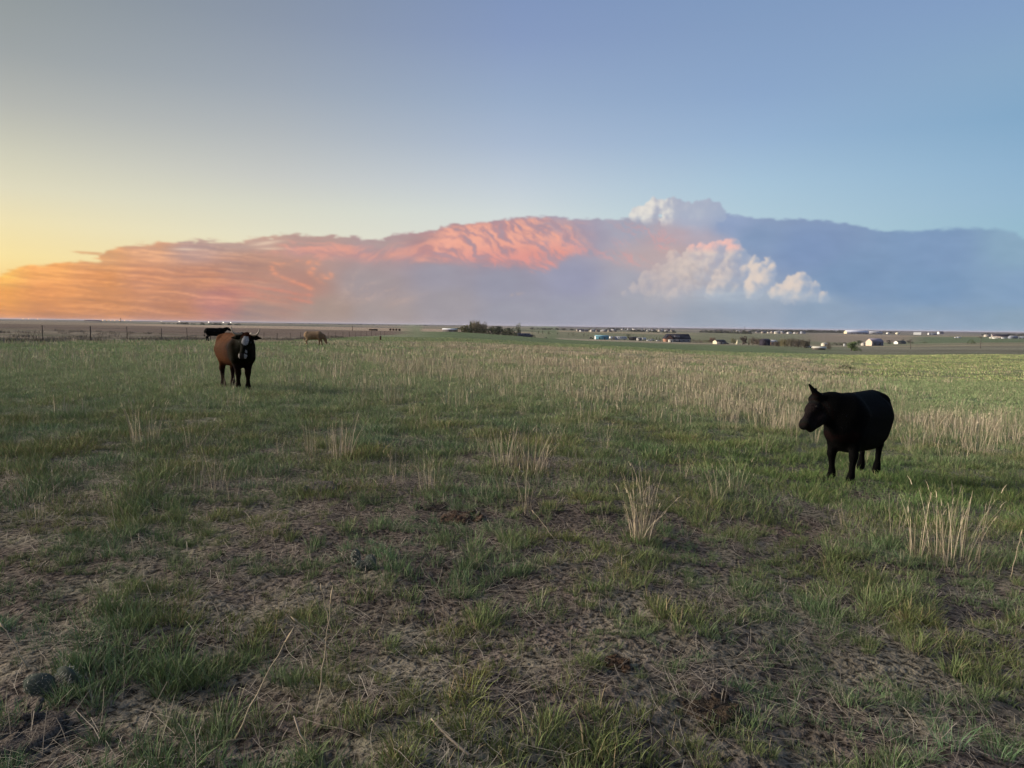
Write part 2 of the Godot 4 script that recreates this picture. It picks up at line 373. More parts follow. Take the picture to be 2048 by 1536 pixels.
const RELIEF := [
	[0, 1.6, 8, 1.6, 17, 1.57, 40, 1.58, 57, 1.63, 115, 1.75, 200, 1.95, 400, 2.3, 1000, 3.25, 3000, 3.9, 6000, 4, 14000, 3, 30000, -6],
	[0, 1.6, 8, 1.6, 17, 1.58, 40, 1.72, 74, 1.97, 115, 2.7, 200, 3, 400, 3.6, 800, 4.9, 1500, 6.8, 3000, 7.8, 6000, 8, 14000, 6, 30000, -4],
	[0, 1.6, 8, 1.62, 17, 1.65, 40, 1.9, 77, 2.3, 115, 2.7, 200, 3.1, 300, 3.4, 400, 3.6, 600, 6, 900, 6.5, 1500, 6.9, 3000, 7.8, 6000, 8.5, 14000, 7, 30000, -4],
	[0, 1.6, 8, 1.65, 17, 1.72, 40, 2.1, 77, 2.8, 115, 3.3, 200, 4.5, 300, 6, 420, 7.7, 600, 11.6, 900, 11.8, 1700, 11.5, 3000, 11.8, 6000, 11.5, 14000, 9, 30000, -3],
	[0, 1.6, 8, 1.72, 17, 1.85, 40, 2.5, 77, 3.5, 115, 4.1, 200, 5.6, 300, 7.4, 420, 9.3, 600, 12.9, 900, 13.6, 1500, 14.3, 2500, 13.2, 4000, 13, 8000, 12, 14000, 9, 30000, -3],
	[0, 1.6, 9.5, 1.9, 17, 2.1, 40, 3, 68, 4, 110, 4.35, 150, 4.95, 220, 7.1, 300, 8.2, 450, 10.5, 600, 13.2, 900, 17.5, 1500, 19.5, 2200, 14.3, 2600, 11.9, 4000, 12, 8000, 11, 14000, 8, 30000, -3],
	[0, 1.6, 9.5, 2, 17, 2.3, 40, 3.4, 70, 4.1, 110, 4.35, 150, 4.4, 220, 6.2, 300, 7.5, 600, 10.2, 900, 13, 1500, 13.7, 2200, 13, 4000, 13.2, 8000, 12, 14000, 8, 30000, -3]]
const RELIEF_AT := [-0.665, -0.333, -0.08, 0.10, 0.244, 0.439, 0.665]   # bearings of the rows: metres east per metre north

# ---------------------------------------------------------------- ground
func relief_row(t: Array, z: float) -> float:
	var x := log(clampf(z, 0.0, 30000.0) + 3.0)
	var n := t.size() / 2
	var i := 0
	while i < n - 2 and x > log(t[i * 2 + 2] + 3.0): i += 1
	var x0 := log(t[i * 2] + 3.0)
	var x1 := log(t[i * 2 + 2] + 3.0)
	var y0: float = t[i * 2 + 1]
	var y1: float = t[i * 2 + 3]
	var m0 := 0.0
	var m1 := 0.0
	if i > 0: m0 = (y1 - t[i * 2 - 1]) / (x1 - log(t[i * 2 - 2] + 3.0))
	if i < n - 2: m1 = (t[i * 2 + 5] - y0) / (log(t[i * 2 + 4] + 3.0) - x0)
	var h := x1 - x0
	var u := (x - x0) / h
	var u2 := u * u
	var u3 := u2 * u
	return (2.0 * u3 - 3.0 * u2 + 1.0) * y0 + (u3 - 2.0 * u2 + u) * h * m0 + (3.0 * u2 - 2.0 * u3) * y1 + (u3 - u2) * h * m1

func lie(x: float, d: float) -> float:
	# the smooth lie of the land at x metres east and d metres north
	var s := clampf(x / maxf(d, 3.0), RELIEF_AT[0], RELIEF_AT[6])
	var i := 0
	while i < 5 and s > RELIEF_AT[i + 1]: i += 1
	var u: float = (s - RELIEF_AT[i]) / (RELIEF_AT[i + 1] - RELIEF_AT[i])
	u = lerpf(u, u * u * (3.0 - 2.0 * u), 0.5)
	return EYE - lerpf(relief_row(RELIEF[i], d), relief_row(RELIEF[i + 1], d), u)

func height(x: float, z: float) -> float:
	var d := -z
	var y := lie(x, d)
	var near := 1.0 - step01(6.0, 40.0, sqrt(x * x + z * z))
	if near > 0.0:
		y += near * (noise_a.get_noise_2d(x * 0.45, z * 0.45) * 0.06 + noise_a.get_noise_2d(x * 2.2 + 40.0, z * 2.2) * 0.022)
	elif d > 20.0 and d < 2000.0:
		y += noise_b.get_noise_2d(x * 0.06, z * 0.06) * 0.05
	return y

func on_ground(x: float, z: float) -> Vector3:
	return Vector3(x, height(x, z), z)

func bareness(x: float, z: float) -> float:
	# 0 where turf is closed, 1 where soil lies open
	var r := sqrt(x * x + z * z)
	var n := noise_a.get_noise_2d(x * 0.4 + 12.0, z * 0.4) * 0.7 + 0.75 * noise_a.get_noise_2d(x * 1.6, z * 1.6 + 7.0)
	var b := lerpf(0.42, -0.35, step01(3.5, 15.0, r)) + n * 0.95
	# the worn hollow in front of the dung pats, and a scraped bank to the east
	b += 0.9 * exp(-pow((x + 0.5) / 1.6, 2.0) - pow((z + 6.6) / 1.3, 2.0))
	b += 0.8 * exp(-pow((x - 2.35) / 0.8, 2.0) - pow((z + 6.7) / 0.35, 2.0))
	b -= 0.35 * exp(-pow((x + 1.6) / 0.7, 2.0) - pow((z + 3.6) / 0.6, 2.0))
	return clampf(b, 0.0, 1.0)

func strawness(x: float, z: float) -> float:
	# where last year's tall grass still stands: a broad belt that swings across the slope
	var d := -z
	var s := x / maxf(d, 3.0)
	var n := noise_a.get_noise_2d(x * 0.07, z * 0.07 + 3.0) * 0.9 + noise_a.get_noise_2d(x * 0.25, z * 0.25) * 0.35
	var near_edge := lerpf(22.0, 15.0, step01(-0.1, 0.45, s))
	var belt := step01(near_edge * 0.7, near_edge * 1.25, d) * (1.0 - step01(55.0, 130.0, d) * 0.35)
	belt *= 0.24 + 0.76 * step01(-0.30, 0.02, s)
	belt *= 1.0 - step01(0.36, 0.50, s) * step01(17.0, 27.0, d)
	return clampf(belt * (0.72 + n), 0.0, 1.0)

func field_color(x: float, z: float) -> Color:
	# base colour of the land itself
	var d := -z
	var s := x / maxf(d, 3.0)
	var r := sqrt(x * x + z * z)
	var n1 := noise_a.get_noise_2d(x * 0.05, z * 0.05)
	var n2 := noise_a.get_noise_2d(x * 0.6 + 5.0, z * 0.6)
	var n3 := noise_a.get_noise_2d(x * 4.0 + 9.0, z * 4.0)
	var soil := Vector3(0.077, 0.063, 0.052) * (1.0 + 0.35 * n3 + 0.3 * n2)
	var thatch := Vector3(0.118, 0.104, 0.078) * (1.0 + 0.4 * n3)
	var green := Vector3(0.115, 0.14, 0.082) * (1.0 + 0.3 * n2)
	var straw := Vector3(0.29, 0.245, 0.17) * (1.0 + 0.25 * n2)
	var c := green
	if r < 60.0:
		var b := bareness(x, z)
		c = green.lerp(thatch, clampf(lerpf(1.0, 0.4, step01(6.0, 18.0, r)) + 0.35 * n2, 0.2, 1.0)).lerp(soil, step01(0.1, 0.6, b))
		c = c.lerp(Vector3(0.16, 0.115, 0.085), 0.75 * exp(-pow((x - 2.3) / 0.7, 2.0) - pow((z + 6.7) / 0.3, 2.0)))
	if r > 12.0:
		var far_turf := (green * 1.35).lerp(straw, strawness(x, z))  # far green raised too, brighter middle distance put into the colour
		c = c.lerp(far_turf, step01(12.0, 50.0, r))
	if d > 60.0:
		# pasture beyond: pale mown tracks, then the green crest
		var track := lerpf(112.0, 120.0, n1)
		var k := exp(-pow((d - track) / 7.0, 2.0)) * step01(-0.14, -0.05, s) * (1.0 - step01(0.30, 0.4, s))
		var crest := Vector3(0.11, 0.145, 0.072) * (1.0 + 0.22 * n1 + 0.15 * noise_a.get_noise_2d(x * 0.02, z * 0.12))
		var edge := lerpf(118.0, 128.0, 0.5 + n1)
		c = c.lerp(crest, step01(edge * 0.9, edge * 1.2, d) * step01(-0.16, -0.08, s) * 0.9)
		c = c.lerp(straw * 1.05, k * 0.8)
		var k2 := exp(-pow((d - track * 1.22) / 6.0, 2.0)) * step01(0.02, 0.1, s) * (1.0 - step01(0.33, 0.42, s))
		c = c.lerp(straw * 0.95, k2 * 0.55)
	# the slope across the draw, in the east
	var es := step01(0.36, 0.44, s) * step01(lerpf(62.0, 32.0, step01(0.44, 0.62, s)), lerpf(80.0, 44.0, step01(0.44, 0.62, s)), d) * (1.0 - step01(140.0, 152.0, d))
	var swath := step01(0.12, 0.42, noise_a.get_noise_2d(x * 0.012 + d * 0.03 + 9.0, d * 0.16))
	c = c.lerp(Vector3(0.17, 0.185, 0.095).lerp(Vector3(0.27, 0.235, 0.15), swath * 0.6) * (1.0 + 0.35 * noise_a.get_noise_2d(x * 0.03 + d * 0.02, d * 0.35)), es)
	var rim := exp(-pow((d - 152.0) / 6.0, 2.0)) * step01(0.38, 0.46, s)
	c = c.lerp(Vector3(0.29, 0.24, 0.14), rim * 0.85)
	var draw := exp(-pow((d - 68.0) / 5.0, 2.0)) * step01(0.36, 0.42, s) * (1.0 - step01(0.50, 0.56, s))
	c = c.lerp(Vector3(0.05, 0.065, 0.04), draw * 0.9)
	if d > 160.0 and s > 0.06:
		var valley := valley_color(x, d, s, n1)
		c = c.lerp(valley, step01(0.0, 1.0, (d - lerpf(430.0, 165.0, step01(0.25, 0.42, s))) / 40.0))
	# west of the fence: rank weeds, fallow, stubble
	var over := step01(-35.0, -37.0, x) if d < 250.0 else step01(-0.12, -0.16, s)
	if over > 0.0:
		var n4 := noise_a.get_noise_2d(x * 0.025 + 60.0, z * 0.09)
		var w := Vector3(0.165, 0.138, 0.102) * (1.0 + 0.35 * n2 + 0.3 * n1 + 0.7 * n4)
		w = w.lerp(Vector3(0.10, 0.115, 0.07), step01(0.05, 0.3, -n4) * 0.6)
		var fallow := Vector3(0.145, 0.110, 0.086) * (1.0 + 0.2 * n1 + 0.4 * n4)
		w = w.lerp(fallow, step01(110.0, 190.0, d))
		w = w.lerp(Vector3(0.29, 0.225, 0.165), step01(-0.62, -0.45, s + n1 * 0.1) * step01(480.0, 560.0, d))
		w = w.lerp(Vector3(0.20, 0.165, 0.12), (1.0 - step01(-0.62, -0.45, s + n1 * 0.1)) * step01(330.0, 420.0, d))
		w = w.lerp(plain_color(x, d), step01(1250.0, 1450.0, d))
		c = c.lerp(w, over)
	if over <= 0.0 and s < 0.10 and d > 420.0:
		var w2 := Vector3(0.30, 0.235, 0.17).lerp(plain_color(x, d), step01(1150.0, 1400.0, d))
		c = c.lerp(w2, 1.0 - step01(-0.02, 0.07, s + n1 * 0.05))
	return Color(clampf(c.x, 0.01, 0.6), clampf(c.y, 0.01, 0.6), clampf(c.z, 0.01, 0.6))

func plain_color(x: float, d: float) -> Vector3:
	# far farmland: long strips of stubble, fallow and green, each a few hundred metres deep
	var k := floorf(log(d) * 9.0 + noise_b.get_noise_1d(floorf(x / (d * 0.13))) * 2.0)
	var cell := noise_b.get_noise_2d(k * 3.7, floorf(x / (d * 0.11) + k * 0.37) * 5.3)
	var c := Vector3(0.125, 0.12, 0.095)
	if cell > 0.25: c = Vector3(0.25, 0.21, 0.155)
	elif cell > 0.0: c = Vector3(0.15, 0.125, 0.10)
	elif cell < -0.3: c = Vector3(0.085, 0.105, 0.062)
	return c * lerpf(1.0, 0.62, step01(4000.0, 9000.0, d))

func valley_color(x: float, d: float, s: float, n1: float) -> Vector3:
	var streak := noise_a.get_noise_2d(x * 0.004 + 3.0, d * 0.02)
	var c := Vector3(0.15, 0.155, 0.095) * (1.0 + 0.3 * streak)
	if d < 560.0:
		c = Vector3(0.13, 0.145, 0.085) * (1.0 + 0.3 * streak)
		var e := step01(0.40, 0.46, s)
		c = c.lerp(Vector3(0.155, 0.148, 0.108) * (1.0 + 0.5 * streak + 0.25 * n1), e * step01(180.0, 300.0, d + n1 * 60.0))
		c = c.lerp(Vector3(0.235, 0.20, 0.13), 0.8 * exp(-pow((d - 205.0) / 12.0, 2.0)) * e)
	elif d < 1000.0:
		var e := step01(0.30, 0.42, s)
		c = c.lerp(Vector3(0.17, 0.145, 0.10), e * 0.7 * step01(-0.35, 0.25, noise_a.get_noise_2d(x * 0.003, d * 0.008)))
		c = c.lerp(Vector3(0.30, 0.255, 0.185), 0.85 * exp(-pow((d - 690.0) / 42.0, 2.0)))
	elif d < 2300.0:
		c = c.lerp(Vector3(0.10, 0.13, 0.07) * (1.0 + 0.3 * streak), step01(1000.0, 1100.0, d) * step01(0.44, 0.50, s))
		c = c.lerp(Vector3(0.195, 0.165, 0.122), step01(1050.0, 1300.0, d) * step01(0.36, 0.40, s) * (1.0 - step01(0.50, 0.54, s)))
		c = c.lerp(Vector3(0.27, 0.22, 0.15), 0.8 * exp(-pow((d - 1750.0) / 240.0, 2.0)) * (1.0 - step01(0.2, 0.26, s)))
		c = c.lerp(Vector3(0.27, 0.215, 0.145), 0.85 * exp(-pow((d - 2120.0) / 110.0, 2.0)) * step01(0.40, 0.44, s))
	else:
		c = plain_color(x, d)
		c = c.lerp(Vector3(0.13, 0.13, 0.11), 0.5) * lerpf(1.0, 0.62, step01(4000.0, 9000.0, d))
	return c

func build_ground() -> void:
	var angles := PackedFloat32Array()
	var a := -180.0
	while a < 180.0:
		angles.append(a)
		var f := absf(a + 0.001)
		a += 0.42 if f < 44.0 else (1.5 if f < 60.0 else 6.0)
	angles.append(180.0)
	var radii := PackedFloat32Array()
	var r := 0.35
	while r < 32000.0:
		radii.append(r)
		r *= 1.022 if r > 1.8 and r < 3200.0 else 1.07
	var nv := PackedVector3Array()
	var nc := PackedColorArray()
	var ni := PackedInt32Array()
	var na := angles.size()
	for rr in radii:
		for aa in angles:
			var x := sin(deg_to_rad(aa)) * rr
			var z := -cos(deg_to_rad(aa)) * rr
			nv.append(Vector3(x, height(x, z), z))
			nc.append(shade(field_color(x, z), 1.9))
	for j in radii.size() - 1:
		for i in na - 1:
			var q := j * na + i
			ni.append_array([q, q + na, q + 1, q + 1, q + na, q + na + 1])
	# the disc under the camera
	var hub := nv.size()
	nv.append(Vector3(0, height(0, 0), 0))
	nc.append(shade(field_color(0, 0), 1.9))
	for i in na - 1:
		ni.append_array([hub, i, i + 1])
	var st := SurfaceTool.new()
	var arrays := []
	arrays.resize(Mesh.ARRAY_MAX)
	arrays[Mesh.ARRAY_VERTEX] = nv
	arrays[Mesh.ARRAY_COLOR] = nc
	arrays[Mesh.ARRAY_INDEX] = ni
	var am := ArrayMesh.new()
	am.add_surface_from_arrays(Mesh.PRIMITIVE_TRIANGLES, arrays)
	st.create_from(am, 0)
	st.generate_normals()
	var m := StandardMaterial3D.new()
	m.resource_name = "earth_and_turf"
	m.vertex_color_use_as_albedo = true
	m.roughness = 1.0
	m.metallic_specular = 0.12
	m.uv1_triplanar = true
	m.uv1_world_triplanar = true
	m.uv1_scale = Vector3(0.7, 0.7, 0.7)
	m.albedo_texture = crumb_texture(false)
	m.heightmap_enabled = true
	m.heightmap_texture = crumb_texture(true)
	m.heightmap_scale = 1.8
	var o := MeshInstance3D.new()
	o.name = "ground"
	o.mesh = st.commit()
	o.material_override = m
	o.set_meta("kind", "structure")
	o.set_meta("label", "open pasture falling to a valley of fields that runs to the horizon")
	o.set_meta("category", "ground")
	add_child(o)

func levels(img: Image, want: float) -> void:
	# brightens a grey picture until its linear mean is as wanted
	for round in 4:
		var sum := 0.0
		for k in 4096:
			sum += img.get_pixel((k * 61) % img.get_width(), (k * 173) % img.get_height()).srgb_to_linear().r
		img.adjust_bcs(pow(want / maxf(sum / 4096.0, 0.01), 1.0 / 2.2), 0.96, 1.0)

func crumb_texture(relief: bool) -> ImageTexture:
	# crumbled soil with flattened straw in it; grey, about 0.8 on average
	var n := 1024
	var base := FastNoiseLite.new()
	base.seed = 3
	base.noise_type = FastNoiseLite.TYPE_SIMPLEX
	base.frequency = 0.02
	base.fractal_octaves = 5
	base.fractal_gain = 0.62
	var img := base.get_seamless_image(n, n)
	img.convert(Image.FORMAT_RGBA8)
	var r := RandomNumberGenerator.new()
	r.seed = 11
	for k in (0 if relief else 900):
		var x := r.randf() * n
		var y := r.randf() * n
		var a := r.randf() * TAU
		var bend := r.randf_range(-0.02, 0.02)
		var tone := r.randf_range(0.35, 1.0)
		for s in r.randi_range(12, 60):
			var c := Color(tone, tone * 0.98, tone * 0.95)
			img.set_pixel(posmod(int(x), n), posmod(int(y), n), c)
			x += cos(a)
			y += sin(a)
			a += bend
	if not relief: levels(img, 0.7)
	return ImageTexture.create_from_image(img)


# ---------------------------------------------------------------- helpers
func numbered(called: String, parent: Node) -> String:
	if not parent.has_node(called): return called
	var k := 1
	while parent.has_node("%s_%03d" % [called, k]): k += 1
	return "%s_%03d" % [called, k]

var taken := {}
func free_name(called: String, parent: Node) -> String:
	var key := str(parent.get_instance_id()) + called
	var k: int = taken.get(key, 0)
	taken[key] = k + 1
	return called if k == 0 else "%s_%03d" % [called, k]

func tag(o: Node, label: String, category: String, group := "", kind := "") -> void:
	o.set_meta("label", label)
	o.set_meta("category", category)
	if group != "": o.set_meta("group", group)
	if kind != "": o.set_meta("kind", kind)

func thing(called: String, label: String, category: String, at: Vector3, turn := 0.0, group := "") -> Node3D:
	var o := Node3D.new()
	o.name = free_name(called, self)
	o.position = at
	o.rotation.y = turn
	tag(o, label, category, group)
	add_child(o, true)
	return o

func part(called: String, mesh: Mesh, m: Material, parent: Node, at := Vector3.ZERO) -> MeshInstance3D:
	var o := MeshInstance3D.new()
	o.name = free_name(called, parent)
	o.mesh = mesh
	o.material_override = m
	o.position = at
	parent.add_child(o, true)
	return o

func paint(c: Color, rough := 0.85, spec := 0.25, metal := 0.0) -> StandardMaterial3D:
	# a plain material; c is a linear base colour
	var key := "%s|%.2f|%.2f|%.2f" % [c.to_html(false), rough, spec, metal]
	if mats.has(key): return mats[key]
	var m := StandardMaterial3D.new()
	m.albedo_color = c.linear_to_srgb()
	m.roughness = rough
	m.metallic_specular = spec
	m.metallic = metal
	mats[key] = m
	return m

func leaf_paint(called: String, back := 0.35) -> StandardMaterial3D:
	if mats.has(called): return mats[called]
	var m := StandardMaterial3D.new()
	m.resource_name = called
	m.vertex_color_use_as_albedo = true
	m.roughness = 0.8
	m.metallic_specular = 0.2
	m.cull_mode = BaseMaterial3D.CULL_DISABLED
	if back > 0.0:
		m.backlight_enabled = true
		m.backlight = Color(back, back, back)
	mats[called] = m
	return m

class Blades:
	var v := PackedVector3Array()
	var n := PackedVector3Array()
	var c := PackedColorArray()
	var i := PackedInt32Array()
	func blade(foot: Vector3, lean: Vector3, tall: float, wide: float, droop: float, low: Color, high: Color, segs: int, face: float, pinch := 0.12) -> void:
		# a ribbon that rises from its foot, leans and droops towards its tip
		var side := Vector3(cos(face), 0, sin(face))
		var base := v.size()
		for s in segs + 1:
			var t := float(s) / segs
			var p := foot + Vector3.UP * tall * (t - droop * t * t * 0.5) + lean * tall * (t * 0.35 + t * t * 0.65)
			var w := wide * lerpf(1.0, pinch, t * t)
			var nn := (Vector3.UP * 0.55 + side.cross(Vector3.UP) * 0.8).normalized()
			v.append(p - side * w * 0.5)
			v.append(p + side * w * 0.5)
			n.append(nn)
			n.append(nn)
			var k := low.lerp(high, t)
			c.append(k)
			c.append(k)
			if s > 0:
				var q := base + s * 2
				i.append_array([q - 2, q, q - 1, q - 1, q, q + 1])
	func mesh() -> ArrayMesh:
		var a := []
		a.resize(Mesh.ARRAY_MAX)
		a[Mesh.ARRAY_VERTEX] = v
		a[Mesh.ARRAY_NORMAL] = n
		a[Mesh.ARRAY_COLOR] = c
		a[Mesh.ARRAY_INDEX] = i
		var m := ArrayMesh.new()
		m.add_surface_from_arrays(Mesh.PRIMITIVE_TRIANGLES, a)
		return m

func shade(c: Color, k: float) -> Color:
	return Color(c.r * k, c.g * k, c.b * k)

func green_tuft(r: RandomNumberGenerator, blades: int, spread: float, tall: float, wide: float, segs: int) -> ArrayMesh:
	var b := Blades.new()
	for k in blades:
		var a := r.randf() * TAU
		var d := spread * sqrt(r.randf())
		var foot := Vector3(cos(a) * d, -0.01, sin(a) * d)
		var out := Vector3(cos(a), 0, sin(a)) * r.randf_range(0.1, 0.75) + Vector3(r.randf_range(-0.35, 0.35), 0, r.randf_range(-0.35, 0.35))
		var g := Color(0.14, 0.21, 0.082) if r.randf() < 0.7 else Color(0.19, 0.25, 0.105)
		if r.randf() < 0.18: g = Color(0.33, 0.28, 0.185)
		g = shade(g, r.randf_range(0.7, 1.25))
		b.blade(foot, out, tall * r.randf_range(0.45, 1.1), wide * r.randf_range(0.7, 1.2), r.randf_range(0.1, 0.8), shade(g, 0.92).lerp(Color(0.20, 0.21, 0.12), 0.15), g.lerp(Color(0.23, 0.25, 0.13), r.randf() * 0.5), segs, r.randf() * TAU)
	return b.mesh()

func straw_tuft(r: RandomNumberGenerator, stems: int, spread: float, tall: float, wide: float, segs: int, heads := true) -> ArrayMesh:
	var b := Blades.new()
	for k in stems:
		var a := r.randf() * TAU
		var d := spread * sqrt(r.randf())
		var foot := Vector3(cos(a) * d, -0.01, sin(a) * d)
		var lean := Vector3(cos(a), 0, sin(a)) * r.randf_range(0.0, 0.32) + Vector3(r.randf_range(-0.12, 0.2), 0, r.randf_range(-0.12, 0.12))
		if r.randf() < 0.14: lean *= 2.6
		var g := Color(0.54, 0.445, 0.31).lerp(Color(0.45, 0.39, 0.285), r.randf())
		g = shade(g, r.randf_range(0.75, 1.15))
		var h := tall * r.randf_range(0.4, 1.08)
		b.blade(foot, lean, h, wide * r.randf_range(0.7, 1.2), r.randf_range(0.0, 0.25), shade(g, 0.9), g, segs, r.randf() * TAU, 0.5)
		if heads and r.randf() < 0.5:
			var tip := foot + Vector3.UP * h * 0.96 + lean * h * 0.96
			b.blade(tip - Vector3.UP * 0.01, lean * 1.6, h * 0.13, wide * 1.6, 0.2, g, shade(g, 1.05), 2, r.randf() * TAU, 0.3)
	return b.mesh()

func litter_mesh(r: RandomNumberGenerator) -> ArrayMesh:
	# dead stems lying flat and crossing one another
	var b := Blades.new()
	for k in 16:
		var a := r.randf() * TAU
		var foot := Vector3(r.randf_range(-0.16, 0.16), r.randf_range(0.002, 0.02), r.randf_range(-0.16, 0.16))
		var dir := Vector3(cos(a), 0, sin(a))
		var g := Color(0.38, 0.325, 0.245).lerp(Color(0.18, 0.155, 0.122), r.randf())
		g = shade(g, r.randf_range(0.7, 1.3))
		var len := r.randf_range(0.04, 0.12) if r.randf() < 0.6 else r.randf_range(0.12, 0.30)
		var side := dir.cross(Vector3.UP) * r.randf_range(0.0007, 0.0014)
		var bend := dir.cross(Vector3.UP) * len * r.randf_range(-0.2, 0.2)
		var lift := len * r.randf_range(0.3, 1.1) if r.randf() < 0.16 and len < 0.13 else 0.0
		var base := b.v.size()
		for s in 4:
			var t := s / 3.0
			var p := foot + dir * len * t + bend * t * t + Vector3.UP * (r.randf_range(0.0, 0.008) + lift * t)
			b.v.append(p - side)
			b.v.append(p + side)
			b.n.append(Vector3.UP)
			b.n.append(Vector3.UP)
			b.c.append(g)
			b.c.append(g)
			if s > 0:
				var q := base + s * 2
				b.i.append_array([q - 2, q, q - 1, q - 1, q, q + 1])
	return b.mesh()

func scatter(holder: Node3D, called: String, meshes: Array, m: Material, r: RandomNumberGenerator, r0: float, r1: float, per_m2: float, chance: Callable, size: Callable, tone: Callable, half := 47.0) -> void:
	var bufs := []
	for k in meshes.size(): bufs.append(PackedFloat32Array())
	var n := int(deg_to_rad(half) * (r1 * r1 - r0 * r0) * per_m2)
	for k in n:
		var a := deg_to_rad(r.randf_range(-half, half))
		var d := sqrt(lerpf(r0 * r0, r1 * r1, r.randf()))
		var x := sin(a) * d
		var z := -cos(a) * d
		if r.randf() > chance.call(x, z): continue
		var s: float = size.call(x, z) * r.randf_range(0.7, 1.25)
		var b := Basis(Vector3.UP, r.randf() * TAU).scaled(Vector3(s, s * r.randf_range(0.8, 1.2), s))
		var y := height(x, z)
		var c: Color = tone.call(x, z)
		var j := r.randf_range(0.8, 1.2)
		bufs[r.randi() % meshes.size()].append_array(PackedFloat32Array([b.x.x, b.y.x, b.z.x, x, b.x.y, b.y.y, b.z.y, y, b.x.z, b.y.z, b.z.z, z, c.r * j, c.g * j, c.b * j, 1.0]))
	for k in meshes.size():
		if bufs[k].size() == 0: continue
		var mm := MultiMesh.new()
		mm.transform_format = MultiMesh.TRANSFORM_3D
		mm.use_colors = true
		mm.mesh = meshes[k]
		mm.instance_count = bufs[k].size() / 16
		mm.buffer = bufs[k]
		var o := MultiMeshInstance3D.new()
		o.name = free_name(called, holder)
		o.multimesh = mm
		o.material_override = m
		o.set_meta("kind", "stuff")
		holder.add_child(o, true)

func stuff(called: String, label: String, category: String) -> Node3D:
	var o := thing(called, label, category, Vector3.ZERO)
	o.set_meta("kind", "stuff")
	return o

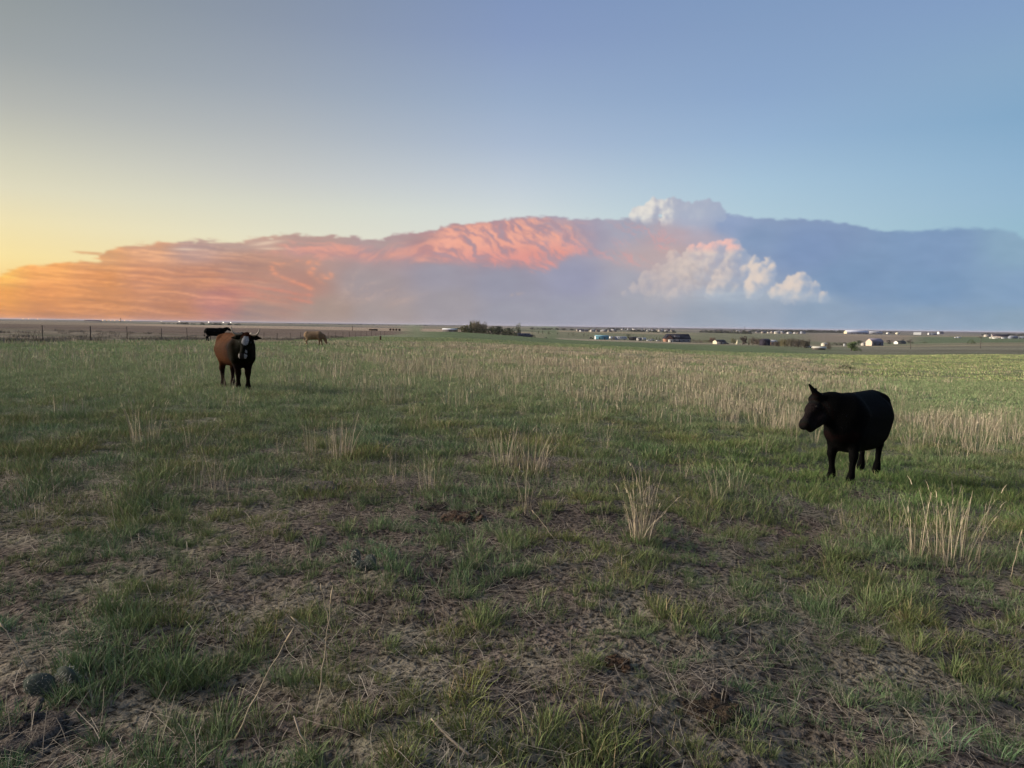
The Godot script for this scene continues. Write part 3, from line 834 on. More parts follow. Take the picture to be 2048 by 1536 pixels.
func build_grass() -> void:
	var r := RandomNumberGenerator.new()
	r.seed = 404
	var gm := leaf_paint("living_grass", 0.4)
	var sm := leaf_paint("dry_straw", 0.25)
	var near := []
	var mid := []
	var far := []
	var very_far := []
	var straw_near := []
	var straw_mid := []
	var straw_far := []
	var litter := []
	for k in 5:
		near.append(green_tuft(r, 40, 0.060, 0.120, 0.0040, 3))
		mid.append(green_tuft(r, 40, 0.15, 0.15, 0.0062, 2))
	for k in 3:
		far.append(green_tuft(r, 50, 0.42, 0.15, 0.017, 2))
		very_far.append(green_tuft(r, 50, 1.3, 0.17, 0.05, 2))
		straw_near.append(straw_tuft(r, 16, 0.07, 0.40, 0.0023, 3))
		straw_mid.append(straw_tuft(r, 24, 0.28, 0.36, 0.0068, 3))
		straw_far.append(straw_tuft(r, 30, 0.8, 0.32, 0.020, 2, false))
		litter.append(litter_mesh(r))
	var turf := func(x: float, z: float) -> float:
		var n := noise_a.get_noise_2d(x * 1.3 + 31.0, z * 1.3) * 0.8 + noise_b.get_noise_2d(x * 3.4, z * 3.4 + 77.0)
		return clampf((1.0 - bareness(x, z) * 0.7) * (0.50 + n * 1.0) + 0.06, 0.0, 1.0)
	var turf_mid := func(x: float, z: float) -> float:
		return clampf(1.0 - bareness(x, z) * 0.9 - strawness(x, z) * 0.45, 0.05, 1.0)
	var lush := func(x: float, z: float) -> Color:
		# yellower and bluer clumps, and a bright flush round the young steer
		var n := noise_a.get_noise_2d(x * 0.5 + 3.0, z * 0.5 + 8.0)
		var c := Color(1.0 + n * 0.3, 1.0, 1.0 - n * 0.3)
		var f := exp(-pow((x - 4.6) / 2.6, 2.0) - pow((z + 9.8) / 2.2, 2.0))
		c = c.lerp(Color(1.62, 1.56, 1.75), step01(9.0, 22.0, -z))  # tint brightens with distance, standing in for lighter exposure out there
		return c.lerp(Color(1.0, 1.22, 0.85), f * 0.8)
	var short := func(x: float, z: float) -> float:
		var n := noise_a.get_noise_2d(x * 0.8 + 61.0, z * 0.8)
		return 0.70 + n * 0.6 + 0.2 * exp(-pow((x + 1.5) / 0.8, 2.0) - pow((z + 3.4) / 0.7, 2.0))
	var plain_size := func(_x: float, _z: float) -> float: return 1.0
	var white := func(_x: float, _z: float) -> Color: return Color(1, 1, 1)
	var green := stuff("green_grass", "short green spring grass growing in tufts all over the pasture", "grass")
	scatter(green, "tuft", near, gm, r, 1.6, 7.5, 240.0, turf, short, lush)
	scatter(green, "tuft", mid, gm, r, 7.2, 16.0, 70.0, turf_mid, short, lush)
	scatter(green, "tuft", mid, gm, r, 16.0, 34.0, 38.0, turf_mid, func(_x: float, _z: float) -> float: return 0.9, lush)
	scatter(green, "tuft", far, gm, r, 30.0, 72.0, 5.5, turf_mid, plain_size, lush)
	var east_turf := func(x: float, z: float) -> float:
		if x < -35.0: return 0.0
		return 1.0 - strawness(x, z) * 0.5
	var meadow := func(x: float, z: float) -> Color:
		var s := x / maxf(-z, 3.0)
		return lush.call(x, z) * Color(0.95, 0.95, 0.95).lerp(Color(1.25, 1.18, 1.05), step01(0.38, 0.46, s))
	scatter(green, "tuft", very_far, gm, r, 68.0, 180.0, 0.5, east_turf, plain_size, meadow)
	var dry := stuff("dry_grass", "tall straw coloured dead grass standing in a belt across the pasture", "grass")
	var straw_few := func(x: float, z: float) -> float:
		var n := noise_b.get_noise_2d(x * 0.8 + 3.0, z * 0.8)
		return step01(0.28, 0.75, n) * 0.45 + strawness(x, z) * 0.5
	scatter(dry, "straw", straw_near, sm, r, 6.5, 17.0, 9.0, straw_few, plain_size, white)
	var straw_belt := func(x: float, z: float) -> float:
		if x < -34.5: return 0.0
		var n := noise_a.get_noise_2d(x * 0.22 + 9.0, z * 0.22)
		return clampf(strawness(x, z) * (0.7 + n * 1.1) + 0.05, 0.0, 1.0)
	scatter(dry, "straw", straw_mid, sm, r, 14.0, 42.0, 4.6, straw_belt, plain_size, white)
	scatter(dry, "straw", straw_far, sm, r, 40.0, 118.0, 1.05, straw_belt, plain_size, white)
	var dead := stuff("dead_grass_litter", "grey dead stems lying flat on the bare soil near the camera", "plant litter")
	scatter(dead, "stems", litter, sm, r, 1.6, 9.5, 52.0, func(x: float, z: float) -> float: return clampf(0.5 + noise_a.get_noise_2d(x * 1.3, z * 1.3 + 50.0) * 1.1, 0.0, 1.0), plain_size, white)
	# rank weeds along and beyond the fence
	var weeds := []
	for k in 3:
		var b := Blades.new()
		for q in 46:
			var a := r.randf() * TAU
			var d := 0.7 * sqrt(r.randf())
			var g := Color(0.25, 0.205, 0.155).lerp(Color(0.13, 0.12, 0.10), r.randf())
			b.blade(Vector3(cos(a) * d, 0, sin(a) * d), Vector3(r.randf_range(-0.6, 0.6), 0, r.randf_range(-0.6, 0.6)), r.randf_range(0.12, 0.46), 0.03, 0.2, g, g, 2, r.randf() * TAU, 0.4)
		weeds.append(b.mesh())
	var wild := stuff("weeds", "dark dead weeds tangled along the foot of the wire fence and beyond", "weeds")
	var strip := func(x: float, z: float) -> float:
		if x > -33.6: return 0.0
		var n := noise_a.get_noise_2d(x * 0.06, z * 0.06)
		return clampf(exp(-pow((x + 35.5) / 1.8, 2.0)) + step01(0.0, 0.45, n) * 0.14, 0.0, 1.0)
	scatter(wild, "weed", weeds, sm, r, 50.0, 170.0, 0.65, strip, plain_size, white)


# ---------------------------------------------------------------- cattle
class Flesh:
	# smoothly joined tapered capsules, meshed by surface nets
	var v := PackedVector3Array()
	var i := PackedInt32Array()
	func grow(bones: Array, cell: float, k: float) -> void:
		var lo := Vector3.ONE * 1e6
		var hi := -lo
		for b: Array in bones:
			var q: float = maxf(b[2], b[3]) + cell * 3.0
			lo = lo.min(b[0] - Vector3.ONE * q).min(b[1] - Vector3.ONE * q)
			hi = hi.max(b[0] + Vector3.ONE * q).max(b[1] + Vector3.ONE * q)
		var nx := int((hi.x - lo.x) / cell) + 2
		var ny := int((hi.y - lo.y) / cell) + 2
		var nz := int((hi.z - lo.z) / cell) + 2
		var f := PackedFloat32Array()
		f.resize(nx * ny * nz)
		f.fill(0.004)
		var sy := nx
		var sz := nx * ny
		for b: Array in bones:
			var a: Vector3 = b[0]
			var ba: Vector3 = b[1] - a
			var ra: float = b[2]
			var dr: float = b[3] - ra
			var l2 := maxf(ba.length_squared(), 1e-8)
			var m: float = maxf(b[2], b[3]) + k * 3.5
			var l: Vector3 = (a.min(b[1]) - Vector3.ONE * m - lo) / cell
			var h: Vector3 = (a.max(b[1]) + Vector3.ONE * m - lo) / cell
			for z in range(maxi(0, int(l.z)), mini(nz, int(h.z) + 2)):
				for y in range(maxi(0, int(l.y)), mini(ny, int(h.y) + 2)):
					var at := z * sz + y * sy
					for x in range(maxi(0, int(l.x)), mini(nx, int(h.x) + 2)):
						var p := Vector3(lo.x + x * cell, lo.y + y * cell, lo.z + z * cell) - a
						var t := clampf(p.dot(ba) / l2, 0.0, 1.0)
						var d := (p - ba * t).length() - ra - dr * t
						if d < k * 3.5: f[at + x] += exp(-d / k)
		for q in f.size(): f[q] = log(f[q])
		var ids := PackedInt32Array()
		ids.resize(f.size())
		ids.fill(-1)
		for z in nz - 1:
			for y in ny - 1:
				for x in nx - 1:
					var at := z * sz + y * sy + x
					var c := [f[at], f[at + 1], f[at + sy], f[at + sy + 1], f[at + sz], f[at + sz + 1], f[at + sz + sy], f[at + sz + sy + 1]]
					var mask := 0
					for q in 8:
						if c[q] > 0.0: mask |= 1 << q
					if mask == 0 or mask == 255: continue
					var sum := Vector3.ZERO
					var n := 0
					for e: Array in [[0, 1], [2, 3], [4, 5], [6, 7], [0, 2], [1, 3], [4, 6], [5, 7], [0, 4], [1, 5], [2, 6], [3, 7]]:
						var u: float = c[e[0]]
						var w: float = c[e[1]]
						if (u > 0.0) != (w > 0.0):
							var pa := Vector3(e[0] & 1, (e[0] >> 1) & 1, e[0] >> 2)
							var pb := Vector3(e[1] & 1, (e[1] >> 1) & 1, e[1] >> 2)
							sum += pa.lerp(pb, u / (u - w))
							n += 1
					ids[at] = v.size()
					v.append(lo + (Vector3(x, y, z) + sum / n) * cell)
		for z in range(1, nz - 1):
			for y in range(1, ny - 1):
				for x in range(1, nx - 1):
					var at := z * sz + y * sy + x
					var here := f[at] > 0.0
					if here != (f[at + 1] > 0.0): quad(ids[at - sy - sz], ids[at - sz], ids[at], ids[at - sy], here)
					if here != (f[at + sy] > 0.0): quad(ids[at - 1 - sz], ids[at - 1], ids[at], ids[at - sz], here)
					if here != (f[at + sz] > 0.0): quad(ids[at - 1 - sy], ids[at - sy], ids[at], ids[at - 1], here)
	func quad(a: int, b: int, c: int, d: int, flip: bool) -> void:
		if a < 0 or b < 0 or c < 0 or d < 0: return
		if flip: i.append_array([a, c, b, a, d, c])
		else: i.append_array([a, b, c, a, c, d])
	func mesh(hide: Callable) -> ArrayMesh:
		var st := SurfaceTool.new()
		var col := PackedColorArray()
		for p in v: col.append(hide.call(p))
		var a := []
		a.resize(Mesh.ARRAY_MAX)
		a[Mesh.ARRAY_VERTEX] = v
		a[Mesh.ARRAY_COLOR] = col
		a[Mesh.ARRAY_INDEX] = i
		var m := ArrayMesh.new()
		m.add_surface_from_arrays(Mesh.PRIMITIVE_TRIANGLES, a)
		st.create_from(m, 0)
		st.generate_normals()
		return st.commit()

func tube(st: SurfaceTool, pts: Array, rad: Array, sides := 6) -> void:
	var rings := []
	for k in pts.size():
		var dir: Vector3 = (pts[mini(k + 1, pts.size() - 1)] - pts[maxi(k - 1, 0)]).normalized()
		var s := dir.cross(Vector3(0.31, 0.2, 0.93)).normalized()
		var t := dir.cross(s)
		var ring := []
		for q in sides:
			var a := TAU * q / sides
			ring.append(pts[k] + (s * cos(a) + t * sin(a)) * rad[k])
		rings.append(ring)
	for k in pts.size() - 1:
		for q in sides:
			var w := (q + 1) % sides
			for p: Vector3 in [rings[k][q], rings[k][w], rings[k + 1][q], rings[k][w], rings[k + 1][w], rings[k + 1][q]]: st.add_vertex(p)
	for q in range(1, sides - 1):
		for p: Vector3 in [rings[0][0], rings[0][q + 1], rings[0][q]]: st.add_vertex(p)
		var e: int = pts.size() - 1
		for p: Vector3 in [rings[e][0], rings[e][q], rings[e][q + 1]]: st.add_vertex(p)

func start() -> SurfaceTool:
	var st := SurfaceTool.new()
	st.begin(Mesh.PRIMITIVE_TRIANGLES)
	return st

func finish(st: SurfaceTool, smooth := false) -> ArrayMesh:
	if not smooth: st.set_smooth_group(-1)
	st.generate_normals()
	return st.commit()

func torso_bones(girth: float, belly: float, legs: Dictionary, sag := 0.0, stance := 1.0) -> Array:
	# a standing animal that faces +X, about 1.35 m at the withers
	var b := []
	b.append([Vector3(-0.72, 1.14, 0), Vector3(0.45, 1.13, 0), 0.19 * girth, 0.20 * girth])
	b.append([Vector3(-0.38, 0.86 - sag, 0), Vector3(0.36, 0.85 - sag, 0), 0.30 * belly, 0.29 * girth])
	b.append([Vector3(0.55, 0.93, 0), Vector3(0.60, 0.80, 0), 0.23 * girth, 0.19 * girth])
	b.append([Vector3(0.66, 0.78, 0), Vector3(0.56, 0.66, 0), 0.12, 0.12])
	b.append([Vector3(0.38, 1.20, 0), Vector3(0.50, 1.16, 0), 0.15, 0.13])
	b.append([Vector3(-0.84, 1.16, 0), Vector3(-0.92, 1.04, 0), 0.09, 0.08])
	for s in [-1.0, 1.0]:
		b.append([Vector3(-0.45, 0.94, 0.075 * s), Vector3(0.30, 0.97, 0.07 * s), 0.265 * belly, 0.235 * girth])
		b.append([Vector3(-0.70, 1.16, 0.15 * s), Vector3(-0.82, 1.04, 0.11 * s), 0.13 * girth, 0.16 * girth])
		b.append([Vector3(-0.74, 0.92, 0.13 * s), Vector3(-0.70, 0.80, 0.14 * s), 0.18 * girth, 0.15 * girth])
		b.append([Vector3(0.46, 1.02, 0.14 * s), Vector3(0.55, 0.76, 0.15 * s), 0.17 * girth, 0.13 * girth])
	for k in 4:
		var s := -1.0 if k % 2 == 0 else 1.0
		var off: Vector3 = legs.get(k, Vector3.ZERO)
		if k < 2:
			var kn := Vector3(0.53, 0.41, 0.145 * s * stance) + off * 0.6
			var ft := Vector3(0.52, 0.12, 0.14 * s * stance) + off
			b.append([Vector3(0.50, 0.76, 0.15 * s), kn, 0.115, 0.058])
			b.append([kn, ft, 0.056, 0.040])
			b.append([ft, ft + Vector3(0.03, -0.07, 0), 0.044, 0.052])
			b.append([ft + Vector3(0.03, -0.08, 0), ft + Vector3(0.05, -0.10, 0), 0.052, 0.046])
		else:
			var stf := Vector3(-0.53, 0.70, 0.16 * s) + off * 0.2
			var hk := Vector3(-0.80, 0.47, 0.145 * s) + off * 0.8
			var ft := Vector3(-0.75, 0.12, 0.14 * s) + off
			b.append([Vector3(-0.68, 0.92, 0.15 * s), stf, 0.18 * girth, 0.115 + sag * 0.4])
			if sag > 0.0: b.append([Vector3(-0.80, 0.98, 0.12 * s), Vector3(-0.78, 0.70, 0.14 * s), 0.17, 0.13])
			b.append([stf, hk, 0.115, 0.058])
			b.append([hk, ft, 0.054, 0.040])
			b.append([ft, ft + Vector3(0.03, -0.07, 0), 0.044, 0.052])
			b.append([ft + Vector3(0.03, -0.08, 0), ft + Vector3(0.05, -0.10, 0), 0.052, 0.046])
	return b

func tail_bones(sway: float) -> Array:
	return [[Vector3(-0.90, 1.14, 0), Vector3(-1.00, 0.98, sway * 0.3), 0.045, 0.030], [Vector3(-1.00, 0.98, sway * 0.3), Vector3(-1.02, 0.62, sway), 0.028, 0.024], [Vector3(-1.02, 0.62, sway), Vector3(-0.99, 0.36, sway * 1.2), 0.04, 0.02]]

func head_bones(poll: Vector3, nose: Vector3, crown: Vector3, scale: float, ears: Array, jaw := 1.0) -> Array:
	# nose: unit way from poll to muzzle; crown: roughly out of the forehead
	var x := nose.normalized()
	var z := x.cross(crown).normalized()
	var y := z.cross(x)
	var at := func(a: float, b: float, c: float) -> Vector3: return poll + (x * a + y * b + z * c) * scale
	var b := []
	b.append([at.call(0.0, -0.03, 0.0), at.call(0.16, 0.0, 0.0), 0.105 * scale, 0.095 * scale])
	for s in [-1.0, 1.0]:
		b.append([at.call(0.02, -0.02, 0.055 * s), at.call(0.17, -0.005, 0.062 * s), 0.075 * scale, 0.062 * scale])
		b.append([at.call(0.05, -0.15 * jaw, 0.04 * s), at.call(0.26, -0.115 * jaw, 0.03 * s), 0.085 * scale * jaw, 0.055 * scale * jaw])
		b.append([at.call(0.43, -0.035, 0.035 * s), at.call(0.47, -0.045, 0.035 * s), 0.056 * scale * sqrt(jaw), 0.054 * scale * sqrt(jaw)])
		var e: Vector3 = ears[0] if (ears[0] - ears[1]).dot(z * s) > 0.0 else ears[1]
		var root: Vector3 = at.call(0.01, -0.01, 0.10 * s)
		var mid := root + e * 0.10 * scale
		b.append([root, mid, 0.036 * scale * sqrt(jaw), 0.050 * scale * sqrt(jaw)])
		b.append([mid, root + e * (0.225 if jaw < 1.1 else 0.32) * scale, 0.048 * scale * sqrt(jaw), 0.012 * scale * jaw])
	b.append([at.call(0.14, -0.015, 0.0), at.call(0.42, -0.03, 0.0), 0.085 * scale, 0.066 * scale])
	b.append([at.call(0.20, -0.12 * jaw, 0.0), at.call(0.43, -0.095 * jaw, 0.0), 0.062 * scale * jaw, 0.046 * scale * jaw])
	return b

func hide_paint() -> StandardMaterial3D:
	if mats.has("hide"): return mats["hide"]
	var m := StandardMaterial3D.new()
	m.resource_name = "short_hair"
	m.vertex_color_use_as_albedo = true
	m.roughness = 0.72
	m.metallic_specular = 0.10
	m.uv1_triplanar = true
	m.uv1_scale = Vector3(1.6, 1.6, 1.6)
	var n := FastNoiseLite.new()
	n.seed = 23
	n.noise_type = FastNoiseLite.TYPE_SIMPLEX
	n.frequency = 0.05
	n.fractal_octaves = 4
	var img := n.get_seamless_image(512, 512)
	m.heightmap_enabled = true
	m.heightmap_texture = ImageTexture.create_from_image(img)
	m.heightmap_scale = 1.0
	var soft: Image = img.duplicate()
	soft.convert(Image.FORMAT_RGBA8)
	soft.adjust_bcs(1.0, 0.6, 1.0)
	levels(soft, 0.72)
	m.albedo_texture = ImageTexture.create_from_image(soft)
	mats["hide"] = m
	return m

func ball(rad: float, segs := 10) -> SphereMesh:
	var s := SphereMesh.new()
	s.radius = rad
	s.height = rad * 2.0
	s.radial_segments = segs
	s.rings = segs / 2
	return s

func cow(called: String, label: String, at: Vector3, turn: float, scale: float, spec: Dictionary) -> Node3D:
	var o := thing(called, label, spec.get("category", "cow"), at, turn)
	var inv := Basis(Vector3.UP, turn).inverse()
	var poll: Vector3 = spec.poll
	var nose: Vector3 = (inv * spec.nose).normalized()
	var crown: Vector3 = (inv * spec.crown).normalized()
	var ears := [(inv * spec.ears[0]).normalized(), (inv * spec.ears[1]).normalized()]
	var hs: float = spec.get("head", 1.0)
	var f := Flesh.new()
	var body := torso_bones(spec.get("girth", 1.0), spec.get("belly", 1.0), spec.get("legs", {}), spec.get("sag", 0.0), spec.get("stance", 1.0))
	body.append_array(tail_bones(spec.get("tail", 0.05)))
	var thick: float = spec.get("thick", 1.0)
	var nape: Vector3 = poll - nose * 0.02 - crown * 0.06
	var mid: Vector3 = spec.get("neck", Vector3(0.55, 1.06, 0).lerp(nape, 0.55))
	body.append([Vector3(0.50, 1.06, 0), mid, 0.20 * thick, 0.155 * thick])
	body.append([mid, nape, 0.155 * thick, 0.105 * thick])
	body.append([Vector3(0.60, 0.86, 0), mid - Vector3(0, 0.12, 0), 0.15, 0.10 * thick])
	body.append([mid - Vector3(0, 0.10, 0), nape + nose * 0.08 - crown * 0.10, 0.10 * thick, 0.075 * thick])
	var cell: float = spec.cell
	f.grow(body, cell, cell * 0.9)
	f.grow(head_bones(poll, nose, crown, hs, ears, spec.get("jaw", 1.0)), cell * 0.5, 0.013)
	var x := nose
	var z := x.cross(crown).normalized()
	var y := z.cross(x)
	var hide: Callable = spec.hide
	var paint_at := func(p: Vector3) -> Color:
		var q := (p - poll) / hs
		return hide.call(p, Vector3(q.dot(x), q.dot(y), q.dot(z)))
	var mi := part("body", f.mesh(paint_at), hide_paint(), o)
	mi.scale = Vector3.ONE * scale
	# eyes, and horns if it has any
	for s in [-1.0, 1.0]:
		part("eye", ball(0.020 * hs * scale), paint(Color(0.006, 0.005, 0.004), 0.35, 0.3), o, (poll + (x * 0.155 + y * 0.012 + z * 0.122 * s) * hs) * scale)
	if spec.has("horns"):
		for s in [-1.0, 1.0]:
			var st := start()
			var pts := []
			var rad := []
			for k in 9:
				var t := k / 8.0
				pts.append((poll + (x * (-0.03 + 0.07 * sin(t * 2.6)) + y * (0.03 + 0.02 * t) + z * s * (0.09 + 0.22 * sin(t * 1.45))) * hs + Vector3.UP * (0.02 + 0.15 * t * t) * hs + inv * Vector3(0, 0, 0.02) * t) * scale)
				rad.append(lerpf(0.036, 0.010, t) * scale * hs)
			tube(st, pts, rad, 8)
			part("horn", finish(st, true), paint(Color(0.24, 0.195, 0.15), 0.5, 0.4), o)
	return o

func build_cattle() -> void:
	# red horned cow, face on
	var red := func(p: Vector3, q: Vector3) -> Color:
		var n := noise_a.get_noise_3d(p.x * 3.0, p.y * 3.0, p.z * 3.0)
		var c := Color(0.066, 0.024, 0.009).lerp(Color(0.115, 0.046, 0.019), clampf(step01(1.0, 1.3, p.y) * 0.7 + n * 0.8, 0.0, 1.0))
		var front := step01(-0.02, 0.5, p.x + n * 0.25 - step01(1.0, 1.3, p.y) * 0.16)
		c = c.lerp(Color(0.006, 0.004, 0.0035), front * 0.97)
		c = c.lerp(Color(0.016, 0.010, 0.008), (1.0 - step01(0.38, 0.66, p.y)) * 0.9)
		if p.x < -0.93 and p.y < 0.8: c = Color(0.22, 0.10, 0.04)
		if q.x > -0.12 and q.x < 0.6 and absf(q.z) < 0.3 and q.y > -0.26 and q.y < 0.2 and p.x > 0.6:
			c = Color(0.010, 0.008, 0.007)
			if q.x < 0.07 and absf(q.z) < 0.11: c = Color(0.05, 0.018, 0.010)
			var blaze := 0.056 + noise_b.get_noise_1d(q.x * 9.0) * 0.02 - 0.05 * step01(0.19, 0.30, q.x)
			if q.x > 0.045 and q.x < 0.25 and absf(q.z + 0.022) < blaze and q.y > -0.06: c = Color(0.40, 0.39, 0.385)
			if q.x > 0.44: c = Color(0.34, 0.32, 0.30) if absf(q.z) > 0.05 or q.y < -0.085 else Color(0.03, 0.027, 0.027)
			if q.x > 0.34 and q.x <= 0.40 and q.z < -0.055: c = Color(0.33, 0.30, 0.27)
		return c
	var p := Vector2(-6.23, -17.89)
	var at := on_ground(p.x - 0.63 * 0.52, p.y - 0.77 * 0.52)
	cow("horned_cow", "reddish brown horned cow with black front and white blaze, facing the camera", at, deg_to_rad(-55.0), 1.0, {
		"poll": Vector3(0.93, 1.27, 0.02), "nose": Vector3(-0.04, -0.84, 0.50), "crown": Vector3(0.0, 0.5, 0.84), "ears": [Vector3(-0.95, -0.12, 0.1), Vector3(0.95, -0.10, 0.1)],
		"cell": 0.027, "hide": red, "horns": true, "stance": 0.72, "belly": 1.10, "girth": 1.0, "head": 1.06, "tail": 0.06, "legs": {0: Vector3(0.05, 0, 0), 1: Vector3(-0.02, 0, 0), 2: Vector3(-0.10, 0, 0), 3: Vector3(0.08, 0, 0)}})
	# young black steer, standing three-quarter on with its head turned
	var black := func(q: Vector3, _h: Vector3) -> Color:
		var n := noise_a.get_noise_3d(q.x * 4.0, q.y * 4.0, q.z * 4.0)
		var c := Color(0.0045, 0.0042, 0.0046)
		var chest := 0.6 * exp(-pow((q.x - 0.72) / 0.14, 2.0) - pow((q.y - 0.72) / 0.10, 2.0))
		c = c.lerp(Color(0.020, 0.007, 0.0045), clampf(chest + n * 0.3, 0.0, 1.0) * 0.7)  # rust highlight of the western glow painted on the chest
		c = c.lerp(Color(0.020, 0.0175, 0.0165), 0.75 * (1.0 - step01(0.16, 0.42, (_h - Vector3(0.26, -0.04, 0.0)).length())))  # greyish sheen of the head painted into the coat
		return c
	p = Vector2(4.15, -9.60)
	at = on_ground(p.x + 0.72 * 0.42, p.y - 0.69 * 0.42)
	cow("black_steer", "stocky young black steer with pricked ears and its head turned aside", at, deg_to_rad(-132.0), 0.81, {
		"category": "steer", "poll": Vector3(0.83, 1.23, 0.34), "nose": Vector3(-0.58, -0.66, 0.46), "crown": Vector3(-0.75, 0.6, 0.1), "neck": Vector3(0.66, 1.15, 0.17), "thick": 1.5, "sag": 0.09, "stance": 1.3, "ears": [Vector3(-0.60, 0.80, 0.05), Vector3(0.35, 0.62, -0.5)],
		"cell": 0.024, "hide": black, "belly": 1.30, "girth": 1.14, "head": 0.98, "jaw": 1.55, "tail": 0.02, "legs": {0: Vector3(0.10, 0, 0.02), 1: Vector3(-0.06, 0, 0), 2: Vector3(0.05, 0, 0), 3: Vector3(-0.05, 0, 0)}})
	# black cow at the fence
	var coal := func(_q: Vector3, _h: Vector3) -> Color: return Color(0.005, 0.0047, 0.0047)
	p = Vector2(-28.76, -74.71)
	cow("black_cow", "black cow standing side on by the wire fence behind the horned cow", on_ground(p.x, p.y), deg_to_rad(12.0), 1.02, {
		"poll": Vector3(1.04, 1.36, 0.0), "nose": Vector3(0.86, -0.42, 0.2), "crown": Vector3(0.4, 0.9, 0.0), "ears": [Vector3(-0.1, 0.2, -0.9), Vector3(-0.1, 0.2, 0.9)],
		"cell": 0.045, "hide": coal, "belly": 0.96, "girth": 0.95, "legs": {2: Vector3(-0.08, 0, 0), 3: Vector3(0.12, 0, 0), 0: Vector3(0.1, 0, 0)}})
	# tan cow grazing
	var fawn := func(q: Vector3, _h: Vector3) -> Color:
		var c := Color(0.34, 0.235, 0.145)
		return c.lerp(Color(0.23, 0.145, 0.088), step01(-0.55, -0.1, q.x) * (1.0 - step01(1.0, 1.3, q.y)) * 0.8)  # shaded flank painted darker; rump and back keep the base coat
	p = Vector2(-17.07, -66.55)
	cow("tan_cow", "pale tan cow grazing with its head down in the pasture by the fence", on_ground(p.x, p.y), deg_to_rad(-8.0), 0.93, {
		"poll": Vector3(1.04, 0.72, 0.0), "nose": Vector3(0.30, -0.92, 0.1), "crown": Vector3(0.9, 0.4, 0.0), "ears": [Vector3(-0.2, 0.1, -0.9), Vector3(-0.2, 0.1, 0.9)], "neck": Vector3(0.86, 0.92, 0.0),
		"cell": 0.045, "hide": fawn, "belly": 1.03, "legs": {0: Vector3(0.12, 0, 0), 1: Vector3(-0.04, 0, 0), 2: Vector3(-0.12, 0, 0), 3: Vector3(0.06, 0, 0)}})


# ---------------------------------------------------------------- fence and small things in the pasture
func box(st: SurfaceTool, at: Vector3, size: Vector3, b := Basis.IDENTITY) -> void:
	var h := size * 0.5
	for f: Array in [[Vector3.RIGHT, Vector3.UP, Vector3.BACK], [Vector3.LEFT, Vector3.UP, Vector3.FORWARD], [Vector3.UP, Vector3.BACK, Vector3.RIGHT], [Vector3.DOWN, Vector3.FORWARD, Vector3.RIGHT], [Vector3.BACK, Vector3.UP, Vector3.LEFT], [Vector3.FORWARD, Vector3.UP, Vector3.RIGHT]]:
		var n: Vector3 = f[0]
		var u: Vector3 = f[1]
		var w := n.cross(u)
		var c := []
		for q: Array in [[-1, -1], [-1, 1], [1, 1], [1, -1]]:
			c.append(at + b * ((n + u * q[0] + w * q[1]) * h))
		for k: int in [0, 1, 2, 0, 2, 3]: st.add_vertex(c[k])

func weathered(called: String, c: Color, scale := 1.5, contrast := 0.8, rough := 0.9) -> StandardMaterial3D:
	# a matt surface with uneven tone and fine relief, for wood, dung and old paint
	if mats.has(called): return mats[called]
	var m := StandardMaterial3D.new()
	m.resource_name = called
	m.albedo_color = c.linear_to_srgb()
	m.roughness = rough
	m.metallic_specular = 0.15
	var n := FastNoiseLite.new()
	n.seed = called.hash() % 1000
	n.frequency = 0.03
	n.fractal_octaves = 4
	var img := n.get_seamless_image(256, 256)
	img.convert(Image.FORMAT_RGBA8)
	var relief := ImageTexture.create_from_image(img.duplicate())
	img.adjust_bcs(1.0, contrast, 1.0)
	levels(img, 0.72)
	m.albedo_texture = ImageTexture.create_from_image(img)
	m.heightmap_enabled = true
	m.heightmap_texture = relief
	m.heightmap_scale = 0.6
	m.uv1_triplanar = true
	m.uv1_scale = Vector3(scale, scale, scale)
	mats[called] = m
	return m

